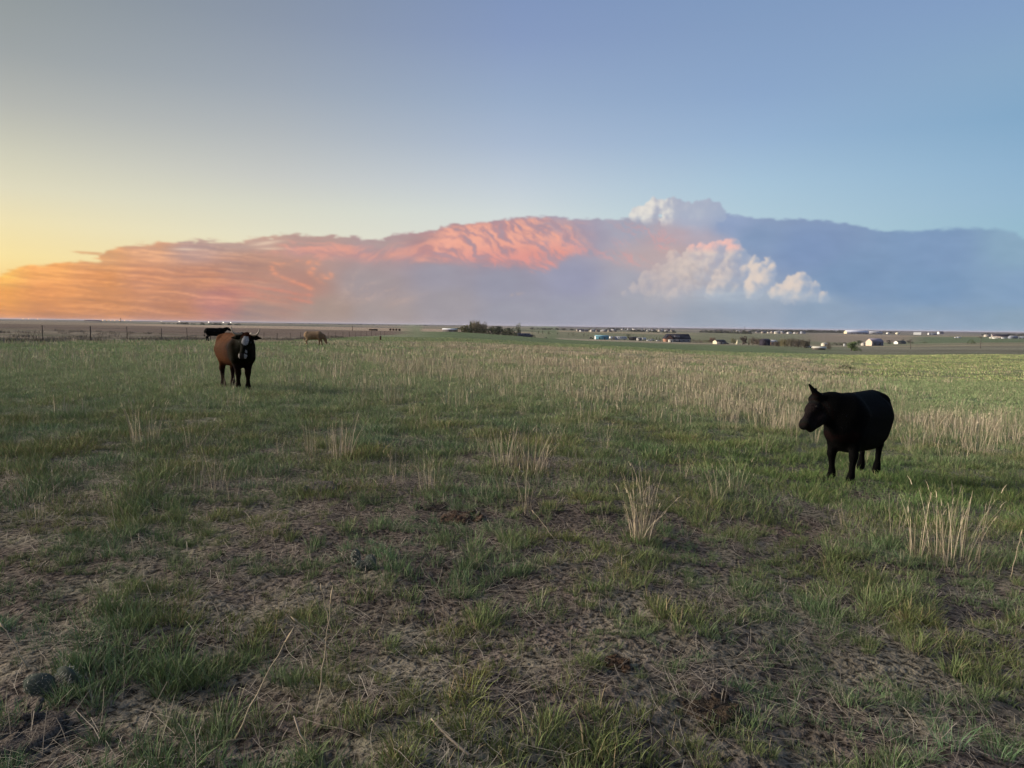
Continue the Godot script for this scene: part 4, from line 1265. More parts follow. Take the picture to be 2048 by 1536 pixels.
func build_fence() -> void:
	var r := RandomNumberGenerator.new()
	r.seed = 71
	var fence := thing("wire_fence", "wire fence on thin dark posts along the west side of the pasture", "fence", on_ground(-34.4, -56.6))
	var steel := weathered("rusted_steel", Color(0.085, 0.07, 0.06), 3.0)
	var base := fence.position
	var tops := []
	for k in range(-3, 25):
		var x := -34.4 + r.randf_range(-0.12, 0.12)
		var z := -56.6 - 6.25 * k
		var tall := r.randf_range(1.15, 1.38)
		var g := on_ground(x, z) - base
		var lean := Vector3(r.randf_range(-0.05, 0.05), 0, r.randf_range(-0.04, 0.04))
		var st := start()
		var rad := 0.045 if k % 4 == 1 else 0.030
		tube(st, [g + Vector3(0, -0.2, 0), g + Vector3(0, tall * 0.5, 0) + lean * 0.5, g + Vector3(0, tall, 0) + lean], [rad, rad, rad * 0.9], 6)
		part("post", finish(st, true), steel, fence)
		tops.append([g, lean, tall])
	for w in 4:
		var st := start()
		var pts := []
		var rad := []
		for k in tops.size():
			var h := 0.28 + 0.27 * w
			var p: Vector3 = tops[k][0] + Vector3(0.04, h, 0) + tops[k][1] * (h / 1.2)
			pts.append(p)
			rad.append(0.007)
			if k < tops.size() - 1:
				var p2: Vector3 = tops[k + 1][0] + Vector3(0.04, h, 0) + tops[k + 1][1] * (h / 1.2)
				pts.append((p + p2) * 0.5 - Vector3(0, 0.035, 0))
				rad.append(0.007)
		tube(st, pts, rad, 3)
		part("wire", finish(st), paint(Color(0.16, 0.14, 0.13), 0.5, 0.4, 0.6), fence)
	# single posts and low things farther along
	var p := Vector2(-22.57, -131.70)
	var post := start()
	tube(post, [Vector3(0, -0.1, 0), Vector3(0.01, 0.4, 0), Vector3(0.02, 0.78, 0.01)], [0.16, 0.155, 0.15], 9)
	var o := part("wooden_post", finish(post, true), weathered("tarred_wood", Color(0.11, 0.065, 0.042), 4.0), self, on_ground(p.x, p.y))
	tag(o, "short thick brown wooden post standing alone at the fence line", "post")
	p = Vector2(-87.24, -420.00)
	var pole := start()
	tube(pole, [Vector3(0, -0.2, 0), Vector3(0, 2.6, 0)], [0.16, 0.13], 8)
	o = part("gate_post", finish(pole, true), weathered("tarred_wood", Color(0.11, 0.065, 0.042), 4.0), self, on_ground(p.x, p.y))
	tag(o, "tall dark gate post standing alone out in the brown stubble field", "post")

func dung(called: String, label: String, x: float, z: float, rad: float, tall: float, c: Color, flakes: int, seed: int) -> void:
	var r := RandomNumberGenerator.new()
	r.seed = seed
	var o := thing(called, label, "dung pat", on_ground(x, z), r.randf() * TAU)
	var m := weathered("dung_%d" % seed, c, 9.0, 1.1)
	var pat := func(at: Vector3, rr: float, hh: float, tilt: Vector3) -> ArrayMesh:
		var st := start()
		var n := 22
		var rings := []
		for j in 5:
			var t := j / 4.0
			var ring := []
			for k in n:
				var a := TAU * k / n
				var wob := 1.0 + 0.28 * noise_a.get_noise_2d(cos(a) * 1.3 + seed, sin(a) * 1.3) + 0.09 * noise_b.get_noise_2d(cos(a) * 6.0 + seed, sin(a) * 6.0)
				var d: float = rr * wob * [1.0, 1.03, 0.92, 0.6, 0.0][j]
				var h: float = hh * [-0.3, 0.35, 0.9, 0.72, 0.8][j] * (1.0 + 0.35 * noise_b.get_noise_3d(cos(a) * 3.0 * t, j * 2.0, sin(a) * 3.0 + seed))
				var q := Vector3(cos(a) * d, h, sin(a) * d * 0.8)
				q.y += q.x * tilt.x + q.z * tilt.z
				ring.append(at + q)
			rings.append(ring)
		for j in 4:
			for k in n:
				var w := (k + 1) % n
				for v: Vector3 in [rings[j][k], rings[j + 1][k], rings[j][w], rings[j][w], rings[j + 1][k], rings[j + 1][w]]: st.add_vertex(v)
		return finish(st)
	part("crust", pat.call(Vector3.ZERO, rad, tall, Vector3.ZERO), m, o)
	for k in flakes:
		var a := r.randf() * TAU
		var d := rad * r.randf_range(0.7, 1.35)
		part("flake", pat.call(Vector3(cos(a) * d, tall * 0.3, sin(a) * d), rad * r.randf_range(0.2, 0.42), tall * 0.6, Vector3(r.randf_range(-0.5, 0.5), 0, r.randf_range(-0.5, 0.5))), m, o)

func clump(label: String, x: float, z: float, tall: float, stems: int, spread: float, seed: int, leaf := 1.0) -> void:
	var r := RandomNumberGenerator.new()
	r.seed = seed
	var o := thing("dry_grass_clump", label, "grass clump", on_ground(x, z))
	var k := part("stems", straw_tuft(r, int(stems * 1.8), spread, tall, 0.0036, 4), leaf_paint("dry_straw", 0.25), o)
	k.set_meta("kind", "stuff")
	var g := part("leaves", green_tuft(r, int(90 * leaf), spread * 2.0, 0.15, 0.005, 3), leaf_paint("living_grass", 0.4), o)
	g.set_meta("kind", "stuff")

func stalk(label: String, foot: Vector2, tip: Vector3, bow: float) -> void:
	# tip: metres from the foot
	var st := start()
	var pts := []
	var rad := []
	for k in 9:
		var t := k / 8.0
		pts.append(tip * t + Vector3(0.0, 1.0, 0.3) * bow * sin(PI * t) + Vector3(0.004 * sin(t * 19.0), 0, 0))
		rad.append(lerpf(0.0034, 0.0014, t) * (1.25 if k % 3 == 0 else 1.0))
	tube(st, pts, rad, 5)
	var o := thing("dry_stalk", label, "grass stalk", on_ground(foot.x, foot.y))
	part("stem", finish(st, true), paint(Color(0.40, 0.33, 0.225), 0.7), o)
	var head := start()
	tube(head, [tip * 0.88 + Vector3(0, 1, 0.3) * bow * sin(PI * 0.88), tip * 0.95, tip * 1.04], [0.0024, 0.0055, 0.001], 5)
	part("seed_head", finish(head, true), paint(Color(0.46, 0.37, 0.24), 0.8), o)

func cactus(label: String, x: float, z: float, pads: Array, seed: int) -> void:
	var o := thing("prickly_pear", label, "cactus", on_ground(x, z))
	var r := RandomNumberGenerator.new()
	r.seed = seed
	var skin := weathered("cactus_skin", Color(0.21, 0.245, 0.20), 14.0, 0.7)
	for q: Array in pads:
		# [x, y, z, width, height, thickness, turn, tilt]
		var s := ball(0.5, 18)
		var p := part("pad", s, skin, o)
		p.transform = Transform3D(Basis(Vector3.UP, q[6]) * Basis(Vector3.RIGHT, q[7]) * Basis.from_scale(Vector3(q[3], q[4], q[5])), Vector3(q[0], q[1], q[2]))
		var b := start()
		var basis := Basis(Vector3.UP, q[6]) * Basis(Vector3.RIGHT, q[7])
		for k in 90:
			var a := r.randf() * TAU
			var rr := sqrt(r.randf()) * 0.46
			var side := 1.0 if r.randf() < 0.5 else -1.0
			var lift := sqrt(maxf(0.0, 0.25 - rr * rr))
			var at: Vector3 = Vector3(q[0], q[1], q[2]) + basis * Vector3(cos(a) * rr * q[3], sin(a) * rr * q[4], side * lift * q[5])
			var out := basis * Vector3(r.randf_range(-0.6, 0.6), r.randf_range(-0.6, 0.6), side)
			tube(b, [at, at + out.normalized() * r.randf_range(0.012, 0.03)], [0.0010, 0.0004], 3)
		var sp := part("spines", finish(b), paint(Color(0.55, 0.52, 0.44), 0.6), o)
		sp.set_meta("kind", "stuff")

func build_pasture_things() -> void:
	# tall dead clumps that stand out of the turf
	clump("tall straw coloured grass clump rising from a thick green base on bare soil", 1.03, -5.92, 0.56, 46, 0.085, 1, 2.2)
	clump("wide straw grass clump at the edge of lush green, ragged and leaning", 3.58, -6.09, 0.60, 40, 0.20, 2, 3.0)
	clump("thin straw grass clump of few bent stems beside the wide ragged one", 3.30, -6.11, 0.55, 13, 0.06, 22, 1.0)
	clump("straw grass clump curving over a small bare mound mid pasture", -0.07, -8.79, 0.62, 34, 0.16, 3)
	clump("straw grass clump close behind the small bare mound, dense and upright", 0.27, -8.55, 0.56, 40, 0.17, 4)
	clump("upright straw grass clump in front of the horned cow, with long stray stems", -2.06, -9.19, 0.50, 44, 0.17, 5)
	clump("pale fan shaped straw grass clump in the west of the pasture", -4.80, -10.03, 0.62, 40, 0.20, 6)
	clump("low splayed straw grass clump next to the pale fan shaped clump", -4.12, -9.75, 0.36, 20, 0.20, 7)
	clump("straw grass clump standing between the horned cow and the tan cow", -2.46, -15.81, 0.60, 40, 0.20, 8)
	clump("loose straw grass clump before the black steer, thin and slanting", 2.42, -8.18, 0.40, 16, 0.12, 9)
	clump("thick straw grass clump by the muzzle of the black steer", 5.25, -14.54, 0.58, 60, 0.30, 10)
	clump("grey straw grass clump in the dry belt behind the black steer", 8.07, -13.26, 0.45, 34, 0.22, 11)
	# dung
	dung("dung_pat", "reddish brown crumbling dung pat in the worn hollow", -0.45, -6.41, 0.16, 0.035, Color(0.098, 0.066, 0.046), 6, 31)
	dung("dung_pat", "thin dark curled dung pat just behind the reddish one", -0.68, -6.78, 0.13, 0.028, Color(0.075, 0.060, 0.050), 3, 32)
	dung("dung_pat", "grey weathered dung pat in short grass west of the worn hollow", -1.83, -7.35, 0.19, 0.07, Color(0.17, 0.15, 0.13), 2, 33)
	dung("dung_pat", "small broken orange brown dung pat on bare soil", 0.52, -3.61, 0.062, 0.028, Color(0.115, 0.076, 0.050), 7, 34)
	dung("dung_pat", "large flaky ochre and black dung pat broken into plates", 0.89, -3.24, 0.115, 0.022, Color(0.085, 0.064, 0.045), 9, 35)
	dung("dung_pat", "old grey dung pat with a furrowed crust at the frame's bottom corner", -1.87, -2.84, 0.17, 0.035, Color(0.125, 0.105, 0.088), 3, 36)
	# cactus
	cactus("low dark prickly pear with two flat pads sunk in green grass", -1.98, -3.22, [[-0.045, 0.035, 0.0, 0.125, 0.10, 0.045, 0.3, -0.35], [0.05, 0.05, -0.05, 0.11, 0.11, 0.04, -0.35, 0.3], [0.0, 0.02, -0.09, 0.09, 0.08, 0.04, 0.1, 0.6], [-0.10, 0.025, -0.05, 0.09, 0.07, 0.04, 0.9, -0.5]], 41)
	cactus("small grey prickly pear with upright pads on the bare soil", -0.96, -4.95, [[-0.05, 0.06, 0.0, 0.07, 0.13, 0.032, 0.2, 0.1], [0.05, 0.045, 0.03, 0.085, 0.10, 0.036, -0.2, -0.15], [-0.01, 0.025, 0.04, 0.075, 0.07, 0.032, 0.6, -0.4]], 42)
	# long single stalks
	stalk("longest pale stalk, slanting up from the turf beside bare soil", Vector2(-1.05, -2.86), Vector3(0.20, 0.40, -0.08), 0.015)
	stalk("tall thin stalk standing straight next to the longest slanting one", Vector2(-0.82, -3.23), Vector3(0.055, 0.46, -0.02), -0.01)
	stalk("stalk leaning over towards the tall straight stalk and nearly touching it", Vector2(-0.81, -3.62), Vector3(-0.24, 0.19, -0.02), 0.012)
	stalk("bowed stalk at the frame's edge above the low dark prickly pear", Vector2(-2.19, -3.40), Vector3(-0.13, 0.21, -0.02), 0.03)
	stalk("short forked stalk near the small grey prickly pear", Vector2(-0.93, -3.93), Vector3(-0.06, 0.26, -0.02), 0.01)
	stalk("stalk at the frame's edge near the wide ragged clump", Vector2(3.84, -5.78), Vector3(0.10, 0.36, -0.05), 0.015)
	stalk("lone thin stalk in the turf west of the bare hollow", Vector2(-3.01, -5.78), Vector3(-0.03, 0.23, 0.0), 0.01)
	stalk("stalk slanting out of the turf below the curved clump", Vector2(0.34, -5.74), Vector3(-0.17, 0.20, -0.1), 0.01)
	# a thick broken stem on the ground
	var p := Vector2(-0.21, -2.81)
	var st := start()
	tube(st, [Vector3(-0.09, 0.055, -0.10), Vector3(-0.04, 0.03, -0.05), Vector3(0.0, 0.022, 0.0), Vector3(0.07, 0.012, 0.08)], [0.003, 0.0042, 0.005, 0.006], 6)
	var o := part("broken_stem", finish(st, true), paint(Color(0.34, 0.28, 0.21), 0.8), self, on_ground(p.x, p.y))
	tag(o, "thick pale broken stem lying on the soil at the bottom edge", "stem")
	p = Vector2(-0.79, -2.82)
	st = start()
	tube(st, [Vector3(-0.03, 0.09, -0.03), Vector3(0.0, 0.035, 0.0), Vector3(0.04, 0.004, 0.03)], [0.0025, 0.0036, 0.0042], 6)
	o = part("broken_stem", finish(st, true), paint(Color(0.34, 0.28, 0.21), 0.8), self, on_ground(p.x, p.y))
	tag(o, "short pale broken stem sticking up under the longest slanting stalk", "stem")
	# pebbles on the little mound
	p = Vector2(0.11, -8.52)
	var pebble := part("pebble", ball(0.028, 10), paint(Color(0.42, 0.40, 0.38), 0.9), self, on_ground(p.x, p.y) + Vector3(0, 0.012, 0))
	pebble.scale = Vector3(1.2, 0.7, 0.9)
	tag(pebble, "small pale pebble on the bare mound between straw clumps", "pebble")


# ---------------------------------------------------------------- buildings, vehicles and trees
func gable(called: String, label: String, category: String, at: Vector3, turn: float, wide: float, deep: float, eave: float, ridge: float, wall: Color, roof: Color, spec := {}) -> Node3D:
	# ridge runs along X; the long wall faces +Z, gables face east and west
	var o := thing(called, label, category, at, turn, spec.get("group", ""))
	var st := start()
	box(st, Vector3(0, eave * 0.5 - 0.6, 0), Vector3(wide, eave + 1.2, deep))
	for s in [-1.0, 1.0]:
		var x: float = s * wide * 0.5
		var tri := [Vector3(x, eave, -deep * 0.5), Vector3(x, ridge, 0), Vector3(x, eave, deep * 0.5)]
		if s < 0.0: tri.reverse()
		for v: Vector3 in [tri[0], tri[2], tri[1]]: st.add_vertex(v)
	var wm := paint(wall, 0.8, 0.25)
	part("wall", finish(st), wm, o)
	if spec.has("gable_color"):
		# west gable in another colour; barn and small house have evening light painted in
		var gs := start()
		var x := -wide * 0.5 - 0.06
		for v: Vector3 in [Vector3(x, -0.4, -deep * 0.49), Vector3(x, -0.4, deep * 0.49), Vector3(x, eave, deep * 0.49), Vector3(x, -0.4, -deep * 0.49), Vector3(x, eave, deep * 0.49), Vector3(x, eave, -deep * 0.49), Vector3(x, eave, deep * 0.49), Vector3(x, ridge - 0.1, 0), Vector3(x, eave, -deep * 0.49)]: gs.add_vertex(v)
		part("clad_or_lit_gable", finish(gs), paint(spec.gable_color, 0.8), o)
	var rm := paint(roof, spec.get("roof_rough", 0.7), 0.35, spec.get("roof_metal", 0.0))
	var over := 0.4
	var slope := sqrt(pow(deep * 0.5, 2.0) + pow(ridge - eave, 2.0))
	var tilt := atan2(ridge - eave, deep * 0.5)
	for s in [-1.0, 1.0]:
		var rs := start()
		var b := Basis(Vector3.RIGHT, tilt * s)
		box(rs, Vector3(0, (ridge + eave) * 0.5 + 0.12 - sin(tilt) * over * 0.5, s * (deep * 0.25 + over * 0.5 * cos(tilt))), Vector3(wide + 0.8, 0.16, slope + over), b)
		part("roof", finish(rs), rm, o)
	var glass := paint(Color(0.03, 0.035, 0.045), 0.15, 0.6)
	var trim := paint(Color(0.55, 0.54, 0.52), 0.7)
	for k in int(spec.get("windows", 0)):
		var wx := wide * ((k + 0.5) / float(spec.windows) - 0.5)
		var ws := start()
		box(ws, Vector3(wx, eave * 0.55, deep * 0.5 + 0.03), Vector3(1.5, 1.3, 0.12))
		var w := part("window", finish(ws), trim, o)
		var gs := start()
		box(gs, Vector3(wx, eave * 0.55, deep * 0.5 + 0.10), Vector3(1.25, 1.05, 0.04))
		part("pane", finish(gs), glass, w)
	for k in int(spec.get("doors", 0)):
		var dx: float = wide * ((k + 0.5) / float(spec.doors) - 0.5) * 0.8
		var dh: float = minf(eave * 0.85, spec.get("door_height", 2.1))
		var ds := start()
		box(ds, Vector3(dx, dh * 0.5, deep * 0.5 + 0.05), Vector3(spec.get("door_width", 1.1), dh, 0.1))
		part("door", finish(ds), paint(spec.get("door_color", Color(0.10, 0.09, 0.085)), 0.7), o)
	if spec.has("gable_door"):
		var ds := start()
		box(ds, Vector3(-wide * 0.5 - 0.08, eave * 0.42, 0), Vector3(0.1, eave * 0.84, deep * 0.35))
		part("door", finish(ds), paint(spec.gable_door, 0.7), o)
	return o

func arch_building(called: String, label: String, at: Vector3, turn: float, wide: float, deep: float, tall: float, skin: Color, end: Color) -> void:
	var o := thing(called, label, "building", at, turn)
	var st := start()
	var n := 12
	for k in n:
		var a0 := PI * k / n
		var a1 := PI * (k + 1) / n
		var p0 := Vector3(0, sin(a0) * tall, cos(a0) * deep * 0.5)
		var p1 := Vector3(0, sin(a1) * tall, cos(a1) * deep * 0.5)
		var w := Vector3(wide * 0.5, 0, 0)
		for v: Vector3 in [p0 - w, p1 - w, p0 + w, p0 + w, p1 - w, p1 + w]: st.add_vertex(v)
	part("roof", finish(st, true), paint(skin, 0.5, 0.4), o)
	for s in [-1.0, 1.0]:
		var es := start()
		for k in n:
			var a0 := PI * k / n
			var a1 := PI * (k + 1) / n
			var w := Vector3(s * wide * 0.498, 0, 0)
			var tri := [w, w + Vector3(0, sin(a0) * tall, cos(a0) * deep * 0.5), w + Vector3(0, sin(a1) * tall, cos(a1) * deep * 0.5)]
			if s < 0.0: tri.reverse()
			for v: Vector3 in tri: es.add_vertex(v)
		part("end_wall", finish(es), paint(end, 0.7), o)

func profile(pts: Array, width: float) -> ArrayMesh:
	# a side outline (x, y pairs, anticlockwise) given thickness along Z
	var poly := PackedVector2Array()
	for k in range(0, pts.size(), 2): poly.append(Vector2(pts[k], pts[k + 1]))
	var tri := Geometry2D.triangulate_polygon(poly)
	var st := start()
	var h := width * 0.5
	for k in range(0, tri.size(), 3):
		var q := [poly[tri[k]], poly[tri[k + 1]], poly[tri[k + 2]]]
		var ccw: bool = (q[1] - q[0]).cross(q[2] - q[0]) > 0.0
		if ccw: q.reverse()
		for v: Vector2 in q: st.add_vertex(Vector3(v.x, v.y, h))
		q.reverse()
		for v: Vector2 in q: st.add_vertex(Vector3(v.x, v.y, -h))
	for k in poly.size():
		var a := poly[k]
		var b := poly[(k + 1) % poly.size()]
		for v: Vector3 in [Vector3(a.x, a.y, -h), Vector3(a.x, a.y, h), Vector3(b.x, b.y, h), Vector3(a.x, a.y, -h), Vector3(b.x, b.y, h), Vector3(b.x, b.y, -h)]: st.add_vertex(v)
	return finish(st)

func vehicle(called: String, label: String, category: String, at: Vector3, turn: float, c: Color, shape: String, group := "") -> void:
	var o := thing(called, label, category, at, turn, group)
	var body := paint(c, 0.35, 0.6)
	var glass := paint(Color(0.025, 0.028, 0.032), 0.1, 0.7)
	var length := 4.6
	if shape == "car":
		part("body", profile([-2.3, 0.35, 2.3, 0.35, 2.3, 0.8, 1.2, 0.95, -2.2, 1.0], 1.8), body, o)
		part("cabin", profile([-1.9, 1.0, 1.1, 0.97, 0.5, 1.48, -1.4, 1.5], 1.62), glass, o)
		part("roof", profile([-1.4, 1.49, 0.5, 1.47, 0.4, 1.54, -1.3, 1.56], 1.6), body, o)
	elif shape == "pickup":
		length = 5.8
		part("body", profile([-2.9, 0.5, 2.9, 0.5, 2.9, 1.05, 1.3, 1.18, -2.9, 1.15], 1.95), body, o)
		part("cabin", profile([-0.9, 1.16, 1.35, 1.16, 0.8, 1.85, -0.75, 1.88], 1.75), glass, o)
		part("roof", profile([-0.75, 1.87, 0.8, 1.84, 0.7, 1.92, -0.65, 1.94], 1.72), body, o)
	elif shape == "rv":
		length = 10.0
		part("body", profile([-5.0, 0.5, 5.0, 0.5, 5.0, 2.6, 4.4, 3.2, -5.0, 3.2], 2.45), body, o)
		for k in 4:
			var ws := start()
			box(ws, Vector3(-3.6 + k * 2.2, 2.2, 1.24), Vector3(1.2, 0.7, 0.05))
			part("window", finish(ws), glass, o)
	else:
		length = 6.0
		part("body", profile([-3.0, 0.6, 3.0, 0.6, 3.0, 2.6, 2.6, 2.8, -3.0, 2.8], 2.2), body, o)
		var ds := start()
		box(ds, Vector3(1.2, 1.5, 1.12), Vector3(0.9, 1.7, 0.05))
		part("door", finish(ds), paint(shade(c, 0.8), 0.5), o)
	for s in [-1.0, 1.0]:
		for e in [-1.0, 1.0]:
			var ws := start()
			tube(ws, [Vector3(e * length * 0.31, 0.34, s * 0.72), Vector3(e * length * 0.31, 0.34, s * 0.95)], [0.34, 0.34], 12)
			part("wheel", finish(ws), paint(Color(0.015, 0.015, 0.016), 0.8), o)

var crowns := {}
func crown_mesh(kind: String, seed: int, leaves: int) -> ArrayMesh:
	# leaf clumps in a crown one metre high and one wide
	var key := "%s%d_%d" % [kind, seed, leaves]
	if crowns.has(key): return crowns[key]
	var r := RandomNumberGenerator.new()
	r.seed = seed * 91 + kind.hash() % 97
	var b := Blades.new()
	var lobes := []
	for k in 7: lobes.append([Vector3(r.randf_range(-0.30, 0.30), r.randf_range(0.18, 0.78), r.randf_range(-0.30, 0.30)), r.randf_range(0.15, 0.25), r.randf_range(0.75, 1.25)])
	for k in leaves:
		var p: Vector3
		var size := r.randf_range(0.03, 0.065)
		var tone := r.randf_range(0.75, 1.2)
		if kind == "conifer":
			var y := 1.0 - sqrt(r.randf()) * 0.97
			var rad := (1.0 - y) * 0.44 * (0.75 + 0.25 * sin(y * 40.0)) + 0.02
			var a := r.randf() * TAU
			p = Vector3(cos(a) * rad, y, sin(a) * rad) * Vector3(1, 1, 1)
		elif kind == "poplar":
			var y := r.randf_range(0.12, 1.0)
			var rad := (1.06 - y) * 0.5 * sqrt(r.randf()) * (0.55 + 0.45 * sin(y * 23.0 + seed)) + 0.015
			var a := r.randf() * TAU
			p = Vector3(cos(a) * rad, y, sin(a) * rad)
		elif kind == "bush":
			var a := r.randf() * TAU
			var e := r.randf()
			p = Vector3(cos(a) * 0.5 * sqrt(1.0 - e * e), e * 0.85, sin(a) * 0.5 * sqrt(1.0 - e * e)) * r.randf_range(0.65, 1.0)
			p *= 1.0 + 0.35 * noise_a.get_noise_3d(p.x * 2.0 + seed, p.y * 2.0, p.z * 2.0)
		else:
			if kind == "bare" and k % 3 > 0: continue
			var l: Array = lobes[r.randi() % lobes.size()]
			var d := Vector3(r.randfn(), r.randfn(), r.randfn()).normalized()
			p = l[0] + d * l[1] * r.randf_range(0.6, 1.0)
			tone *= l[2]
		var c := Color(tone, tone, tone)
		b.blade(p, Vector3(r.randf_range(-1, 1), r.randf_range(-0.6, 0.6), r.randf_range(-1, 1)), size, size * 1.5, 0.6, c, c, 1, r.randf() * TAU, 0.5)
	if kind == "bare":
		for k in leaves:
			var a := r.randf() * TAU
			var out := Vector3(cos(a), 0, sin(a))
			var foot := out * 0.36 * sqrt(r.randf()) + Vector3.UP * r.randf_range(0.02, 0.62)
			var tall := r.randf_range(0.18, 0.38)
			b.blade(foot, out * r.randf_range(-0.2, 0.5), tall, 0.010, 0.0, Color(0.85, 0.80, 0.72), Color(0.95, 0.90, 0.80), 2, r.randf() * TAU, 0.4)
	crowns[key] = b.mesh()
	return crowns[key]

func crown_paint(c: Color) -> StandardMaterial3D:
	var key := "crown" + c.to_html(false)
	if mats.has(key): return mats[key]
	var m: StandardMaterial3D = leaf_paint("living_grass", 0.4).duplicate()
	m.resource_name = "foliage"
	m.albedo_color = shade(c, 1.7).linear_to_srgb()
	mats[key] = m
	return m

func tree(called: String, label: String, at: Vector3, tall: float, wide: float, kind: String, c: Color, seed: int, leaves := 420, group := "") -> void:
	var o := thing(called, label, "shrub" if kind == "bush" else "tree", at, seed * 1.7, group)
	var st := start()
	var bark := paint(Color(0.085, 0.07, 0.06), 0.9)
	tube(st, [Vector3(0, -0.3, 0), Vector3(0.02 * tall, tall * 0.3, 0), Vector3(0, tall * 0.75, 0.02 * tall)], [0.035 * tall, 0.026 * tall, 0.006 * tall], 7)
	if kind != "conifer" and kind != "bush":
		for k in 4:
			var a := k * 1.7 + seed
			tube(st, [Vector3(0.01 * tall, tall * (0.22 + 0.08 * k), 0), Vector3(cos(a) * wide * 0.32, tall * (0.5 + 0.09 * k), sin(a) * wide * 0.32)], [0.014 * tall, 0.004 * tall], 5)
	part("trunk", finish(st, true), bark, o)
	var cr := part("crown", crown_mesh(kind, seed % 4, leaves), crown_paint(c), o)
	cr.scale = Vector3(wide, tall, wide)

func build_farmsteads() -> void:
	var olive := Color(0.105, 0.105, 0.055)
	var deep := Color(0.045, 0.055, 0.034)
	var pale := Color(0.15, 0.14, 0.09)
	var grey := Color(0.105, 0.094, 0.080)
	var fresh := Color(0.085, 0.115, 0.052)
	var g := func(x: float, z: float) -> Vector3: return on_ground(x, z)
	# ---- shelter belt on the crest
	gable("low_shed", "long low shed with a white roof at the end of the shelter belt", "shed", g.call(-56.89, -700.00), 0.0, 13.0, 6.0, 2.0, 3.0, Color(0.16, 0.15, 0.14), Color(0.62, 0.62, 0.64), {"gable_door": Color(0.03, 0.03, 0.03), "doors": 1})
	tree("round_tree", "olive round tree at the west end of the shelter belt", g.call(-39.97, -640.00), 7.6, 11.0, "leafy", olive, 1, 700)
	tree("conifer", "thin dark conifer between the olive tree and the tall bare tree", g.call(-34.44, -630.00), 10.6, 4.6, "conifer", deep, 2, 500)
	tree("bare_tree", "tallest bare topped tree of the shelter belt, with pale new leaves", g.call(-31.01, -635.00), 12.2, 11.5, "bare", pale, 3, 800)
	tree("bare_tree", "greyish half bare tree east of the tallest one in the shelter belt", g.call(-24.30, -632.00), 10.6, 9.0, "bare", Color(0.12, 0.11, 0.08), 0, 650)
	tree("round_tree", "low grey green tree in the middle of the shelter belt", g.call(-17.54, -625.00), 7.6, 9.0, "leafy", Color(0.085, 0.09, 0.06), 2, 600)
	tree("conifer", "broad dark conifer with a rounded top in the shelter belt", g.call(-11.77, -620.00), 9.4, 8.5, "leafy", deep, 3, 650)
	tree("bush", "dark bush filling the gap under the broad conifer", g.call(-8.08, -615.00), 5.4, 8.0, "bush", deep, 1, 500)
	tree("round_tree", "grey green rounded tree just west of the slender tree", g.call(-2.48, -612.00), 7.4, 10.0, "leafy", Color(0.07, 0.08, 0.055), 0, 650)
	tree("slender_tree", "slender tree taller than its neighbours at the east end of the shelter belt", g.call(4.25, -610.00), 12.4, 6.4, "leafy", Color(0.085, 0.10, 0.06), 1, 320)
	tree("bush", "dark undergrowth bush at the foot of the slender tree", g.call(2.63, -600.00), 4.6, 11.0, "bush", deep, 2, 500)
	var under := [-43.55, -650.00, -37.89, -640.00, -32.50, -632.00, -27.49, -630.00, -22.44, -626.00, -16.19, -620.00, -11.67, -615.00, -4.85, -610.00, -0.49, -606.00]
	var under_names := ["first and westernmost undergrowth bush of the shelter belt, under the olive tree", "second undergrowth bush, just before the thin dark conifer", "third undergrowth bush, under the tallest bare topped tree", "fourth undergrowth bush, between the two bare trees", "fifth undergrowth bush, under the greyish half bare tree", "sixth undergrowth bush, under the low grey green tree", "seventh undergrowth bush, at the foot of the broad conifer", "eighth undergrowth bush, under the rounded tree", "last undergrowth bush, next to the slender tree"]
	for k in under_names.size():
		tree("bush", under_names[k], g.call(under[k * 2], under[k * 2 + 1]), [5.8, 6.4, 5.8, 6.6, 6.4, 7.0, 6.8, 6.6, 6.0][k], [11.0, 10.0, 11.0, 12.0, 12.0, 12.0, 12.0, 11.0, 9.0][k], "bush", deep.lerp(olive, [0.8, 0.2, 0.3, 0.5, 0.3, 0.1, 0.0, 0.2, 0.1][k]), k, 500, "undergrowth of the shelter belt")
	vehicle("pickup_truck", "dark blue pickup truck parked beside the slender tree", "pickup truck", g.call(8.85, -600.00), 0.2, Color(0.018, 0.028, 0.07), "rv")
	gable("hut", "small dark hut with a pale end just east of the blue vehicle", "hut", g.call(13.75, -610.00), 0.0, 4.0, 3.5, 1.7, 2.4, Color(0.10, 0.09, 0.085), Color(0.04, 0.04, 0.045), {"doors": 1, "door_color": Color(0.3, 0.28, 0.26)})
	tree("bush", "round dark bush standing by the small dark hut", g.call(16.25, -600.00), 3.6, 4.0, "bush", deep, 0, 300)
	tree("bush", "round dark bush alone on the green crest", g.call(24.26, -560.00), 2.6, 2.6, "bush", deep, 3, 260)
	var saplings := ["first of the saplings in the row below the pale road, next to the hut's bush", "second sapling of the row below the pale road, leaning east", "third and widest sapling of the row below the pale road", "fourth sapling of the row, thin and alone", "fifth sapling of the row, small, before a gap", "sixth and tallest sapling of the row", "seventh sapling of the row, standing near the turquoise building", "last small sapling of the row by the turquoise building"]
	var at := [33.52, -1000.00, 39.09, -1010.00, 45.57, -980.00, 57.59, -990.00, 71.00, -980.00, 75.79, -960.00, 85.50, -930.00, 89.95, -920.00]
	for k in saplings.size():
		tree("sapling", saplings[k], g.call(at[k * 2], at[k * 2 + 1]), [4.2, 4.6, 5.2, 3.8, 3.6, 5.4, 4.4, 3.4][k], [2.4, 2.6, 4.4, 2.0, 2.2, 3.6, 3.0, 2.0][k], "bush" if k % 3 == 2 else "leafy", deep.lerp(olive, 0.3), k, 200, "saplings in a row below the road")
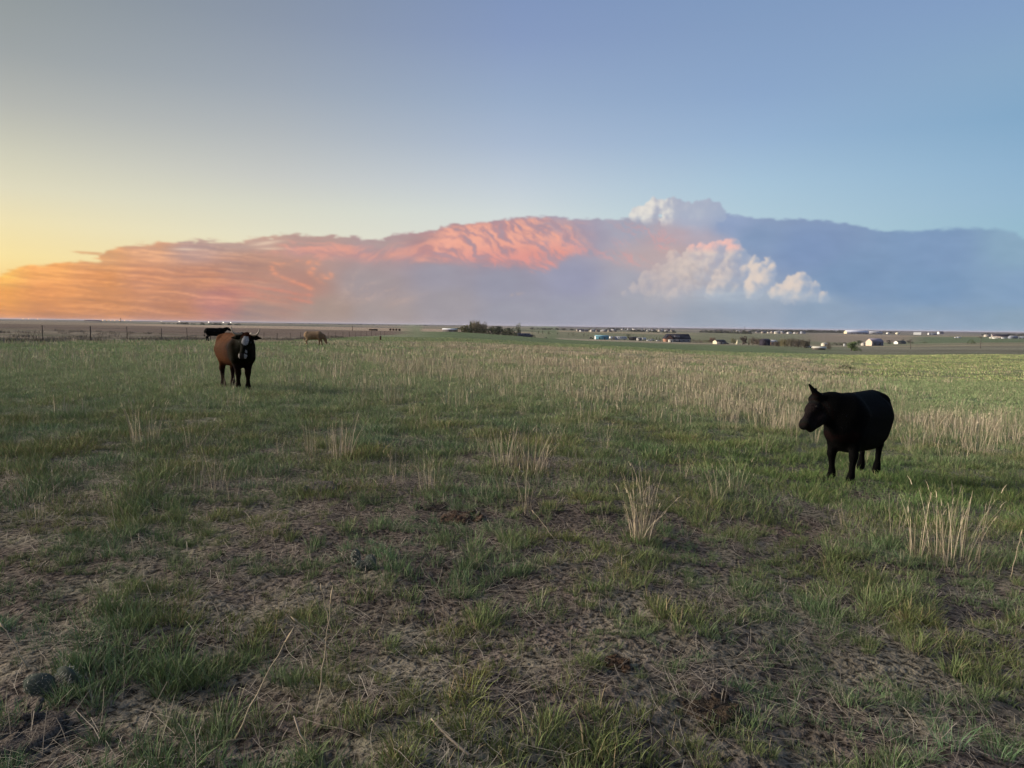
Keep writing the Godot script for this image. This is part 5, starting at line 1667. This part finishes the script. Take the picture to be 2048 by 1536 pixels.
	# ---- the yard with the turquoise building
	gable("long_shed", "long shed with turquoise blue wall and roof, white west end", "shed", g.call(85.36, -740.00), 0.12, 12.5, 5.0, 3.0, 3.9, Color(0.12, 0.29, 0.36), Color(0.20, 0.40, 0.47), {"gable_color": Color(0.62, 0.62, 0.62), "doors": 2})
	vehicle("parked_car", "dark car parked west of the turquoise shed", "car", g.call(77.28, -760.00), 0.1, Color(0.02, 0.02, 0.024), "car")
	vehicle("cargo_trailer", "white cargo trailer standing east of the turquoise shed", "trailer", g.call(95.75, -750.00), 1.2, Color(0.62, 0.62, 0.62), "trailer")
	arch_building("arched_shelter", "dark arched shelter with a grey cover beside the white cargo trailer", g.call(99.47, -745.00), 0.5, 5.0, 6.0, 3.2, Color(0.24, 0.25, 0.30), Color(0.03, 0.03, 0.035))
	vehicle("motor_home", "white motor home parked in the yard under a dark tree", "motor home", g.call(105.27, -745.00), 0.25, Color(0.60, 0.61, 0.63), "rv")
	tree("round_tree", "dark tree rising behind the white motor home", g.call(120.26, -800.00), 6.2, 5.0, "leafy", deep, 0, 300)
	gable("dark_shed", "low black shed east of the white motor home", "shed", g.call(116.87, -745.00), 0.1, 8.0, 5.0, 2.2, 3.2, Color(0.035, 0.035, 0.04), Color(0.03, 0.03, 0.036), {"doors": 1})
	gable("low_shed", "small grey shed with pale end before the black shed", "shed", g.call(120.56, -735.00), 0.3, 4.0, 3.5, 2.0, 2.8, Color(0.34, 0.33, 0.31), Color(0.22, 0.22, 0.22), {"doors": 1})
	vehicle("cargo_trailer", "white trailer halfway between the black shed and the big house", "trailer", g.call(126.55, -745.00), 0.9, Color(0.62, 0.61, 0.58), "trailer")
	vehicle("parked_car", "white car parked side on west of the big house", "car", g.call(128.35, -725.00), 0.1, Color(0.62, 0.62, 0.60), "car")
	vehicle("parked_car", "pale car parked at the corner of the big house", "car", g.call(136.72, -722.00), 0.4, Color(0.60, 0.60, 0.57), "car")
	vehicle("pickup_truck", "white pickup truck behind the side on white car", "pickup truck", g.call(136.99, -760.00), 0.2, Color(0.55, 0.55, 0.54), "pickup")
	tree("conifer", "small conifer behind the white trailer in the yard", g.call(140.40, -830.00), 4.6, 2.4, "conifer", deep, 1, 220)
	tree("conifer", "western one of three young conifers beside the big house", g.call(143.90, -790.00), 4.2, 2.2, "conifer", fresh, 2, 220)
	tree("conifer", "middle one of three young conifers beside the big house", g.call(145.63, -780.00), 4.8, 2.4, "conifer", deep, 3, 220)
	tree("conifer", "eastern one of three young conifers, touching the big house", g.call(144.87, -760.00), 5.4, 2.8, "conifer", fresh, 0, 220)
	# ---- the big house
	var house := gable("big_house", "big house with a dark hipped roof and a warm timber gable", "house", g.call(154.07, -722.00), 0.18, 22.0, 11.0, 3.2, 7.4, Color(0.20, 0.20, 0.225), Color(0.022, 0.021, 0.030), {"windows": 5, "doors": 1})
	var wing := start()
	box(wing, Vector3(-10.5, 1.3, 3.5), Vector3(7.0, 4.0, 8.0))
	for v: Vector3 in [Vector3(-14.0, 3.3, 7.5), Vector3(-10.5, 6.3, 7.5), Vector3(-7.0, 3.3, 7.5)]: wing.add_vertex(v)
	part("wing", finish(wing), paint(Color(0.30, 0.165, 0.115), 0.8), house)
	for s in [-1.0, 1.0]:
		var rs := start()
		box(rs, Vector3(-10.5 + s * 2.0, 4.85, 3.2), Vector3(5.1, 0.2, 9.6), Basis(Vector3.BACK, -s * 0.72))
		part("wing_roof", finish(rs), paint(Color(0.022, 0.021, 0.030), 0.7), house)
	var gw := start()
	box(gw, Vector3(-10.5, 2.0, 7.53), Vector3(2.6, 2.2, 0.1))
	part("window", finish(gw), paint(Color(0.05, 0.05, 0.06), 0.15, 0.6), house)
	var dorm := start()
	box(dorm, Vector3(-2.0, 5.2, 3.4), Vector3(5.0, 1.6, 2.6))
	part("dormer", finish(dorm), paint(Color(0.20, 0.20, 0.225), 0.8), house)
	gable("hut", "low pale hut in front of the timber gable of the big house", "hut", g.call(143.48, -700.00), 0.1, 3.6, 3.0, 1.8, 2.3, Color(0.55, 0.52, 0.45), Color(0.42, 0.40, 0.36), {"doors": 1})
	tree("bush", "grey bush right against the east wall of the big house", g.call(163.93, -700.00), 4.2, 8.0, "bush", grey, 0, 300)
	tree("bush", "brownish bush next east of the grey one by the big house", g.call(168.63, -695.00), 3.8, 7.0, "bush", Color(0.10, 0.075, 0.065), 1, 300)
	tree("bush", "olive bush halfway between the big house and the cream shed", g.call(173.24, -690.00), 4.4, 7.5, "bush", olive, 2, 300)
	tree("bare_tree", "reddish bare tree behind the cream shed", g.call(178.63, -690.00), 6.4, 7.0, "bare", Color(0.12, 0.075, 0.065), 3, 420)
	gable("cream_shed", "cream ended shed with a nearly black roof", "shed", g.call(177.40, -662.00), 0.35, 9.0, 6.0, 2.2, 3.6, Color(0.36, 0.34, 0.34), Color(0.03, 0.03, 0.036), {"gable_color": Color(0.62, 0.57, 0.42), "doors": 1})
	vehicle("parked_car", "dark car parked at the east end of the cream shed", "car", g.call(182.86, -660.00), 0.2, Color(0.03, 0.03, 0.036), "car")
	var tent := start()
	for k in 12:
		var a0 := TAU * k / 12
		var a1 := TAU * (k + 1) / 12
		for v: Vector3 in [Vector3(cos(a0) * 1.5, 0, sin(a0) * 1.5), Vector3(0, 4.2, 0), Vector3(cos(a1) * 1.5, 0, sin(a1) * 1.5)]: tent.add_vertex(v)
	var tt := thing("cone_tent", "pale cream cone shaped tent beside the big dark tree", "tent", g.call(193.74, -665.00))
	part("cover", finish(tent), paint(Color(0.66, 0.60, 0.40), 0.8), tt)
	var poles := start()
	for k in 4: tube(poles, [Vector3(0, 3.9, 0), Vector3(cos(k * 1.6) * 0.3, 4.8, sin(k * 1.6) * 0.3)], [0.05, 0.04], 4)
	part("poles", finish(poles), paint(Color(0.12, 0.09, 0.07)), tt)
	tree("bare_tree", "thin olive tree just west of the cone shaped tent", g.call(194.58, -680.00), 5.8, 6.0, "bare", olive, 1, 300)
	tree("round_tree", "big dark brown tree between the cone tent and the black conifer", g.call(195.51, -655.00), 8.0, 8.4, "leafy", Color(0.07, 0.056, 0.05), 2, 800)
	tree("conifer", "narrow black conifer east of the big dark brown tree", g.call(199.08, -650.00), 5.6, 2.4, "conifer", Color(0.02, 0.024, 0.018), 0, 300)
	tree("bare_tree", "grey bare tree next east of the black conifer", g.call(200.90, -645.00), 7.0, 10.0, "bare", grey, 2, 450)
	tree("bare_tree", "grey bare tree close against the dark shed's west side", g.call(204.33, -640.00), 6.4, 9.6, "bare", Color(0.12, 0.10, 0.085), 3, 450)
	gable("dark_shed", "tall dark purple shed between bare trees and the lit house", "shed", g.call(202.79, -620.00), 0.3, 6.0, 6.0, 4.0, 5.4, Color(0.028, 0.024, 0.036), Color(0.035, 0.03, 0.045), {"doors": 1})
	gable("small_house", "small house with evening light painted cream and orange into its gable", "house", g.call(214.69, -640.00), 0.5, 9.0, 5.5, 2.8, 4.4, Color(0.42, 0.27, 0.18), Color(0.56, 0.53, 0.50), {"gable_color": Color(0.70, 0.55, 0.38), "windows": 2})  # gable colour carries the warm evening light
	for k in 5:
		tree("bare_tree", ["grey leafless thicket tree at the west end of the thicket", "second tree of the leafless thicket, olive at the top", "middle and tallest tree of the leafless thicket", "fourth tree of the leafless thicket, purple grey", "east end tree of the leafless thicket, dark at its foot"][k], g.call([161.97, -470.00, 162.11, -460.00, 159.08, -440.00, 153.83, -415.00, 148.12, -390.00][k * 2], [161.97, -470.00, 162.11, -460.00, 159.08, -440.00, 153.83, -415.00, 148.12, -390.00][k * 2 + 1]), [4.0, 5.2, 5.6, 5.2, 4.6][k], [6.4, 7.4, 7.6, 7.0, 6.0][k], "bare", [grey, pale, Color(0.115, 0.108, 0.088), Color(0.10, 0.092, 0.084), Color(0.08, 0.074, 0.062)][k], k, 700, "leafless thicket at the pasture's foot")
	vehicle("cargo_trailer", "low white trailer half hidden at the thicket's east end", "trailer", g.call(151.04, -395.00), 0.4, Color(0.5, 0.5, 0.49), "car")
	gable("long_roof", "long low building with a cream roof down in the draw", "shed", g.call(131.14, -330.00), -0.12, 4.8, 2.4, 0.7, 1.15, Color(0.12, 0.10, 0.09), Color(0.60, 0.58, 0.49), {"doors": 1})
	tree("bare_tree", "bare shrub at the east end of the long cream roof", g.call(137.25, -335.00), 2.8, 3.2, "bare", grey, 1, 300)
	gable("hut", "small cream hut above the long cream roof", "hut", g.call(282.98, -700.00), 0.4, 4.4, 3.4, 2.0, 2.8, Color(0.62, 0.57, 0.46), Color(0.45, 0.43, 0.38), {"doors": 1})
	tree("bare_tree", "bare grey tree beside the small cream hut", g.call(294.79, -720.00), 4.8, 5.0, "bare", grey, 2, 300)
	for k in 3:
		var hx: Array = [359.33, -860.00, 364.36, -860.00, 374.22, -870.00]
		tree("hedge_bush", ["west end bush of the dark hedge below the brown field", "middle bush of the dark hedge below the brown field", "east end bush of the dark hedge, behind the white post"][k], g.call(hx[k * 2], hx[k * 2 + 1]), [4.2, 4.0, 4.6][k], 7.0, "bush", Color(0.06, 0.05, 0.042), k, 300, "dark hedge below the brown field")
	var wp := start()
	box(wp, Vector3(0, 1.2, 0), Vector3(1.1, 2.4, 1.1))
	box(wp, Vector3(0, 2.46, 0), Vector3(1.4, 0.12, 1.4))
	var wpo := part("utility_box", finish(wp), paint(Color(0.68, 0.68, 0.66), 0.6), self, g.call(309.77, -720.00))
	tag(wpo, "narrow white box standing upright below the dark hedge", "box")
	tree("willow", "broad green willow on the near slope, its foot in the draw", g.call(131.89, -300.00), 4.3, 5.2, "leafy", fresh, 1, 1100)
	tree("bush", "low green bush under the east side of the willow", g.call(133.14, -298.00), 1.9, 3.6, "bush", fresh, 2, 400)
	tree("bush", "low dark shrub down in the shallow draw, nearest one on the east slope", g.call(34.72, -79.96), 0.62, 1.7, "bush", Color(0.045, 0.06, 0.036), 1, 400)
	tree("round_tree", "darker green tree behind the willow, next to the barn", g.call(385.52, -860.00), 7.6, 9.5, "leafy", Color(0.07, 0.09, 0.05), 3, 500)
	gable("barn", "barn with evening glow painted cream on its west gable and a purple grey roof", "barn", g.call(394.05, -840.00), 0.42, 17.0, 8.5, 4.6, 7.8, Color(0.14, 0.14, 0.17), Color(0.23, 0.21, 0.26), {"gable_color": Color(0.62, 0.51, 0.40), "doors": 2, "door_height": 3.2, "door_width": 3.2, "windows": 2})  # low western light painted into the gable, walls kept dark
	gable("hut", "small pale hut standing west of the barn", "hut", g.call(387.12, -850.00), 0.4, 4.5, 4.0, 2.2, 3.2, Color(0.45, 0.42, 0.37), Color(0.30, 0.29, 0.28), {"doors": 1})
	tree("round_tree", "dark round tree alone between the barn and the white gabled house", g.call(468.92, -960.00), 6.0, 7.2, "leafy", Color(0.032, 0.034, 0.03), 0, 500)
	gable("farmhouse", "small farmhouse with a white gable and a dark roof under dark trees", "house", g.call(502.05, -1000.00), 0.3, 13.0, 7.0, 2.4, 4.2, Color(0.16, 0.17, 0.15), Color(0.07, 0.075, 0.065), {"gable_color": Color(0.68, 0.66, 0.62), "windows": 3})
	tree("round_tree", "dark tree rising over the small farmhouse's roof", g.call(525.47, -1040.00), 7.0, 7.0, "leafy", Color(0.04, 0.04, 0.035), 1, 350)
	tree("round_tree", "dark tree at the east end of the small farmhouse", g.call(522.65, -1020.00), 5.8, 8.0, "leafy", Color(0.045, 0.045, 0.038), 2, 350)
	tree("bush", "dark bush trailing off east of the farmhouse trees", g.call(527.94, -1020.00), 3.4, 6.0, "bush", Color(0.05, 0.05, 0.04), 3, 250)
	tree("bush", "flat brown shrub alone on the green field east of the farmhouse", g.call(560.43, -1050.00), 2.8, 9.0, "bush", Color(0.085, 0.08, 0.055), 0, 250)
	tree("bush", "round green shrub alone in the green valley field", g.call(553.12, -930.00), 5.8, 9.5, "bush", Color(0.07, 0.095, 0.045), 1, 400)
	# ---- the farm far out in the east
	vehicle("pickup_truck", "white pickup truck alone on the green valley field", "pickup truck", g.call(1011.72, -1750.00), 0.3, Color(0.72, 0.72, 0.72), "rv")
	vehicle("cargo_trailer", "small white trailer behind the lone white truck in the valley", "trailer", g.call(999.18, -1740.00), 0.3, Color(0.6, 0.6, 0.6), "trailer")
	gable("farmhouse", "farmhouse with a long black roof and pale walls at the east edge", "house", g.call(1124.67, -1780.00), -0.35, 34.0, 14.0, 4.2, 8.8, Color(0.42, 0.36, 0.32), Color(0.03, 0.026, 0.036), {"windows": 5, "doors": 1})
	gable("farm_building", "white walled building with a dark top just behind the black roof", "building", g.call(1216.58, -1950.00), 0.2, 13.0, 9.0, 6.0, 9.0, Color(0.55, 0.53, 0.53), Color(0.13, 0.10, 0.12), {"windows": 2})
	tree("round_tree", "round black tree at the west end of the black roofed farmhouse", g.call(1090.24, -1760.00), 7.0, 7.0, "leafy", Color(0.02, 0.022, 0.022), 0, 250)
	tree("bush", "round brown bush at the field's edge west of the farm", g.call(1089.33, -1800.00), 5.2, 6.0, "bush", Color(0.07, 0.05, 0.038), 2, 250)
	vehicle("motor_home", "cream motor home parked slantwise before the black roofed farmhouse", "motor home", g.call(999.70, -1600.00), -0.5, Color(0.66, 0.66, 0.58), "rv")
	vehicle("cargo_trailer", "cream trailer right behind the slanting motor home", "trailer", g.call(1043.02, -1680.00), -0.4, Color(0.62, 0.62, 0.54), "rv")
	vehicle("cargo_trailer", "white trailer at the east end of the black roofed farmhouse", "trailer", g.call(1018.39, -1600.00), 0.0, Color(0.74, 0.74, 0.72), "rv")
	tree("conifer", "pointed black tree among the sheds at the farm's east end", g.call(1202.34, -1850.00), 8.6, 7.0, "conifer", Color(0.025, 0.025, 0.03), 1, 300)
	gable("long_shed", "grey blue shed under the pointed black tree", "shed", g.call(1101.79, -1700.00), 0.1, 17.0, 9.0, 3.6, 5.6, Color(0.20, 0.22, 0.26), Color(0.24, 0.26, 0.30), {"doors": 2})
	gable("long_shed", "flat blue grey shed at the frame's east edge", "shed", g.call(1124.92, -1700.00), 0.0, 16.0, 9.0, 3.2, 4.6, Color(0.17, 0.20, 0.23), Color(0.22, 0.25, 0.28), {"doors": 2})
	gable("farm_building", "pale low building at the west side of the far farm", "building", g.call(1291.00, -2100.00), 0.2, 16.0, 8.0, 4.0, 6.0, Color(0.45, 0.42, 0.36), Color(0.3, 0.28, 0.26), {"windows": 2})
	# ---- long barns on the ridge
	gable("long_barn", "very long white roofed barn on the ridge with a cream end", "barn", g.call(1157.09, -2600.00), 0.10, 78.0, 20.0, 5.0, 11.0, Color(0.16, 0.17, 0.22), Color(0.60, 0.63, 0.72), {"gable_color": Color(0.62, 0.56, 0.36), "doors": 3, "door_height": 4.0, "door_width": 4.0})
	gable("long_barn", "second long barn on the ridge, lower and greyer", "barn", g.call(1291.52, -2750.00), 0.06, 46.0, 14.0, 4.5, 8.0, Color(0.25, 0.25, 0.27), Color(0.46, 0.48, 0.52), {"doors": 2, "door_height": 3.5, "door_width": 4.0})
	gable("farm_building", "small white shed on the ridge just east of the long barns", "shed", g.call(1311.72, -2700.00), 0.4, 8.0, 7.0, 4.0, 6.0, Color(0.68, 0.66, 0.60), Color(0.5, 0.5, 0.48), {"doors": 1})
	gable("farm_building", "broad cream shed on the ridge with a low roof", "shed", g.call(1321.79, -2650.00), 0.4, 13.0, 9.0, 4.4, 6.4, Color(0.62, 0.57, 0.42), Color(0.55, 0.53, 0.44), {"doors": 1})
	arch_building("arched_barn", "white arched barn on the ridge with a dark end", g.call(1310.16, -2500.00), -0.5, 22.0, 16.0, 8.5, Color(0.62, 0.62, 0.58), Color(0.03, 0.03, 0.034))
	gable("farm_building", "bright white narrow shed on the ridge beside a grey one", "shed", g.call(1401.29, -2600.00), 0.3, 5.0, 5.0, 5.0, 7.0, Color(0.72, 0.72, 0.70), Color(0.5, 0.5, 0.5), {"doors": 1})
	gable("farm_building", "grey blue long shed on the ridge at the brown strip", "shed", g.call(1416.46, -2600.00), 0.1, 22.0, 8.0, 4.0, 5.6, Color(0.17, 0.19, 0.23), Color(0.2, 0.22, 0.26), {"doors": 1})
	gable("farm_building", "dark roofed building with a white end high on the skyline", "building", g.call(1993.47, -3600.00), 0.3, 26.0, 14.0, 7.0, 12.0, Color(0.2, 0.2, 0.23), Color(0.05, 0.05, 0.06), {"gable_color": Color(0.7, 0.7, 0.7), "doors": 1})
	for k in 5:
		var tx: Array = [1393.68, -3400.00, 1404.69, -3400.00, 1413.50, -3400.00, 1422.30, -3400.00, 1433.31, -3400.00]
		var ts := start()
		tube(ts, [Vector3(0, -1, 0), Vector3(0, 9.5, 0), Vector3(0, 11.0, 0)], [3.4, 3.4, 1.2], 14)
		var so := part("storage_tank", finish(ts, true), paint(Color(0.74, 0.75, 0.78), 0.4, 0.5), self, g.call(tx[k * 2], tx[k * 2 + 1]))
		tag(so, ["westernmost white tank of five on the skyline", "second white tank from the west on the skyline", "middle white tank of five on the skyline", "fourth white tank from the west on the skyline", "easternmost white tank of five, nearest the long barn"][k], "tank", "white tanks on the skyline")
	# ---- poles
	var pl := [19.07, -760.00, 206.43, -400.00, 254.85, -420.00]
	for k in 3:
		var ps := start()
		var ht: float = [8.6, 5.2, 6.4][k]
		tube(ps, [Vector3(0, -0.5, 0), Vector3(0, ht, 0)], [0.16, 0.11], 7)
		var o := thing("utility_pole", ["utility pole on the crest between the small hut and the sapling row", "thin utility pole on the fallow slope below the small farmhouse", "thin utility pole on the fallow slope below the lone green shrub"][k], "utility pole", g.call(pl[k * 2], pl[k * 2 + 1]))
		part("pole", finish(ps, true), paint(Color(0.09, 0.075, 0.065), 0.9), o)
		var cs := start()
		box(cs, Vector3(0, ht - 0.5, 0), Vector3(1.8, 0.14, 0.12))
		part("crossarm", finish(cs), paint(Color(0.09, 0.075, 0.065), 0.9), o)
	# ---- bales in the western stubble
	for k in 4:
		var bx: Array = [-110.91, -700.00, -108.18, -700.00, -105.46, -700.00, -102.74, -700.00]
		var bs := start()
		tube(bs, [Vector3(-0.9, 0.9, 0), Vector3(-0.85, 0.9, 0), Vector3(0.85, 0.9, 0), Vector3(0.9, 0.9, 0)], [0.8, 0.95, 0.95, 0.8], 14)
		var bo := part("hay_bale", finish(bs, true), weathered("old_hay", Color(0.10, 0.07, 0.05), 1.5), self, g.call(bx[k * 2], bx[k * 2 + 1]))
		tag(bo, ["westernmost of four dark round bales in the stubble", "second from the west of four dark round bales", "third from the west of four dark round bales", "easternmost of four dark round bales in the stubble"][k], "hay bale", "four round bales in the stubble")
	var ws := start()
	box(ws, Vector3(0, 0.55, 0), Vector3(7.0, 1.1, 2.2))
	box(ws, Vector3(0, 1.2, 0), Vector3(6.6, 0.2, 1.8))
	var wo := part("hay_stack", finish(ws), weathered("old_hay", Color(0.10, 0.07, 0.05), 1.5), self, g.call(-115.51, -640.00))
	tag(wo, "long low dark stack in the stubble west of the round bales", "stack")

func build_town() -> void:
	var r := RandomNumberGenerator.new()
	r.seed = 88
	# houses of the town in the valley, each a thing; placed in loose rows
	var walls := [Color(0.55, 0.54, 0.52), Color(0.46, 0.43, 0.36), Color(0.27, 0.24, 0.20), Color(0.32, 0.34, 0.37), Color(0.50, 0.47, 0.40)]
	var wall_names := ["white", "cream", "tan", "bluish", "ivory"]
	var roofs := [Color(0.06, 0.055, 0.06), Color(0.16, 0.12, 0.10), Color(0.30, 0.30, 0.31), Color(0.10, 0.10, 0.13)]
	var roof_names := ["black", "brown", "grey", "slate"]
	var count_words := ["first", "second", "third", "fourth", "fifth", "sixth", "seventh", "eighth", "ninth", "tenth", "eleventh", "twelfth", "thirteenth", "fourteenth", "fifteenth", "sixteenth"]
	var rows := [
		# [name, x0, z0, x1, z1, houses, size]
		["west row", 149.47, -1850.55, 258.58, -1902.99, 12, 1.0],
		["bright central row", 419.62, -2736.56, 505.63, -2418.02, 16, 1.0],
		["upper row", 457.26, -3288.18, 770.73, -3721.35, 12, 1.15],
		["east row", 761.95, -3097.06, 731.03, -2351.39, 14, 1.05],
		["thicket row", 747.64, -2370.23, 872.96, -2323.39, 11, 1.2]]
	for q: Array in rows:
		for k in q[5]:
			var t: float = (k + 0.15 + r.randf() * 0.7) / float(q[5])
			var x: float = lerpf(q[1], q[3], t) + r.randf_range(-8.0, 8.0)
			var z: float = lerpf(q[2], q[4], t) * r.randf_range(0.94, 1.08)
			x *= z / lerpf(q[2], q[4], t)
			var wi := r.randi() % walls.size()
			var ri := r.randi() % roofs.size()
			var s: float = q[6] * r.randf_range(0.75, 1.25)
			gable("town_house", "%s town house with %s roof, %s from the west in the %s" % [wall_names[wi], roof_names[ri], count_words[k], q[0]], "house", on_ground(x, z), r.randf_range(-0.9, 0.9), 11.0 * s, 7.0 * s, 3.0 * s, 5.2 * s, walls[wi], roofs[ri], {"group": "houses of the valley town", "windows": 2})
	# trees of the town and the shelter belts beyond it, too many and too small to tell apart
	var woods := stuff("treeline", "dark shelter belts and town trees strung across the far valley", "trees")
	var cm := crown_paint(Color(0.045, 0.05, 0.036))
	var belts := [386.67, -8008.92, 719.70, -8920.39, 26, 4.2, 377.49, -3072.44, 581.72, -3826.81, 40, 6.0, 48.45, -2162.30, 287.04, -2536.67, 46, 5.0, 329.61, -2214.72, 423.49, -2012.38, 40, 5.0, 580.17, -2389.23, 646.98, -2102.71, 70, 6.5, 1386.27, -5287.71, 1246.34, -3888.41, 50, 6.0, 978.17, -3146.91, 1007.05, -2703.98, 90, 8.0, 1146.77, -3249.04, 1350.08, -3134.38, 80, 9.0, 1421.28, -3300.00, 1656.49, -3300.00, 50, 7.0, 1816.92, -3000.00, 1988.12, -3000.00, 40, 6.5, -496.50, -6104.94, -129.74, -7850.64, 20, 4.0, -1455.18, -4823.83, -521.49, -4862.50, 60, 5.0, -704.20, -1540.11, -557.70, -1577.44, 36, 4.0]
	var buf := PackedFloat32Array()
	for k in range(0, belts.size(), 6):
		for n in int(belts[k + 4]):
			var t := r.randf()
			var z: float = lerpf(belts[k + 1], belts[k + 3], t) * r.randf_range(0.97, 1.03)
			var x: float = lerpf(belts[k], belts[k + 2], t) / lerpf(belts[k + 1], belts[k + 3], t) * z
			var h: float = belts[k + 5] * r.randf_range(0.7, 1.7)
			var w := h * r.randf_range(1.1, 2.2)
			var y := height(x, z)
			var tone := r.randf_range(0.7, 1.2)
			buf.append_array(PackedFloat32Array([w, 0, 0, x, 0, h, 0, y, 0, 0, w, z, tone, tone, tone, 1.0]))
	var mm := MultiMesh.new()
	mm.transform_format = MultiMesh.TRANSFORM_3D
	mm.use_colors = true
	mm.mesh = crown_mesh("bush", 2, 320)
	mm.instance_count = buf.size() / 16
	mm.buffer = buf
	var o := MultiMeshInstance3D.new()
	o.name = "tree_crowns"
	o.multimesh = mm
	o.material_override = cm
	o.set_meta("kind", "stuff")
	woods.add_child(o)
	# a mast, a power plant and lit lamps on the western plain
	var mast := start()
	var mp := Vector2(961.20, -3200.00)
	tube(mast, [Vector3.ZERO, Vector3(0, 24, 0)], [1.1, 0.7], 6)
	var mo := part("radio_mast", finish(mast), paint(Color(0.12, 0.12, 0.14)), self, on_ground(mp.x, mp.y))
	tag(mo, "thin radio mast rising over the skyline east of the town", "mast")
	var pp := Vector2(-1902.39, -3600.00)
	var plant := thing("power_plant", "power plant on the western skyline with two chimneys and a low hall", "power plant", on_ground(pp.x, pp.y))
	var hall := start()
	box(hall, Vector3(-60, 3.0, 0), Vector3(58, 7, 24))
	box(hall, Vector3(-30, 2.0, 10), Vector3(40, 5, 20))
	part("hall", finish(hall), paint(Color(0.13, 0.11, 0.10)), plant)
	for k in 2:
		var cs := start()
		tube(cs, [Vector3(0, -1, 0), Vector3(0, [10.0, 17.0][k], 0)], [1.9, 1.5], 12)
		part("chimney", finish(cs, true), paint(Color(0.12, 0.10, 0.095)), plant, Vector3([8.0, 74.0][k], 0, 0))
	var lamps := [-1327.59, -2500.00, -1314.62, -2500.00, -1301.66, -2500.00, -1288.70, -2500.00, -1272.49, -2500.00, -1256.29, -2500.00, -1236.86, -2500.00, -1585.25, -2500.00, -1567.42, -2500.00, -1538.25, -2500.00, -1001.52, -2200.00, -647.95, -1500.00, -590.61, -1500.00, -562.42, -1500.00, -547.83, -1500.00]
	var where := ["westernmost lamp of the row before the power plant", "second lamp from the west before the power plant", "third lamp from the west before the power plant", "middle lamp of the row before the power plant", "lamp under the tall chimney of the power plant", "lamp just east of the tall chimney", "easternmost lamp of the row before the power plant", "western one of a pair of far lamps near the frame's edge", "eastern one of a pair of far lamps near the frame's edge", "single dim lamp between the far pair and the power plant", "bright lone lamp east of the power plant on the skyline", "white lamp beside a dark shelter belt on the plain", "white lamp just above the black cow by the fence", "white lamp above the horned cow's back", "white lamp above the horned cow's horns"]
	for k in where.size():
		var warm := k < 10
		var tall := 5.0
		var lp := on_ground(lamps[k * 2], lamps[k * 2 + 1])
		var lo := thing("yard_lamp", "lit " + where[k], "lamp", lp, 0.0, "lit lamps on the western plain")
		var ps := start()
		tube(ps, [Vector3(0, -0.5, -0.3), Vector3(0, tall, -0.3)], [0.14, 0.10], 6)
		part("pole", finish(ps, true), paint(Color(0.1, 0.1, 0.1)), lo)
		var wide := 2.2 if warm else 1.5
		var hs := start()
		box(hs, Vector3(0, tall + 0.6, -0.12), Vector3(wide, 1.1, 0.2))
		part("housing", finish(hs), paint(Color(0.1, 0.1, 0.1)), lo)
		var bs := start()
		box(bs, Vector3(0, tall + 0.6, 0.0), Vector3(wide - 0.1, 1.0, 0.04))
		var glow_key := "lamp_glow_warm" if warm else "lamp_glow_white"
		if not mats.has(glow_key):
			var m := StandardMaterial3D.new()
			m.albedo_color = Color.BLACK
			m.emission_enabled = true
			m.emission = Color(1.0, 0.78, 0.5) if warm else Color(1.0, 0.94, 0.85)
			m.emission_energy_multiplier = 2.6
			mats[glow_key] = m
		part("lamp_face", finish(bs), mats[glow_key], lo)
		var li := OmniLight3D.new()
		li.name = "glow"
		li.position = Vector3(0, tall + 0.6, 0.4)
		li.light_color = Color(1.0, 0.78, 0.5) if warm else Color(1.0, 0.94, 0.85)
		li.light_energy = 1.5
		li.light_size = 0.4
		li.omni_range = 60.0
		li.omni_attenuation = 2.0
		li.shadow_enabled = true
		lo.add_child(li)
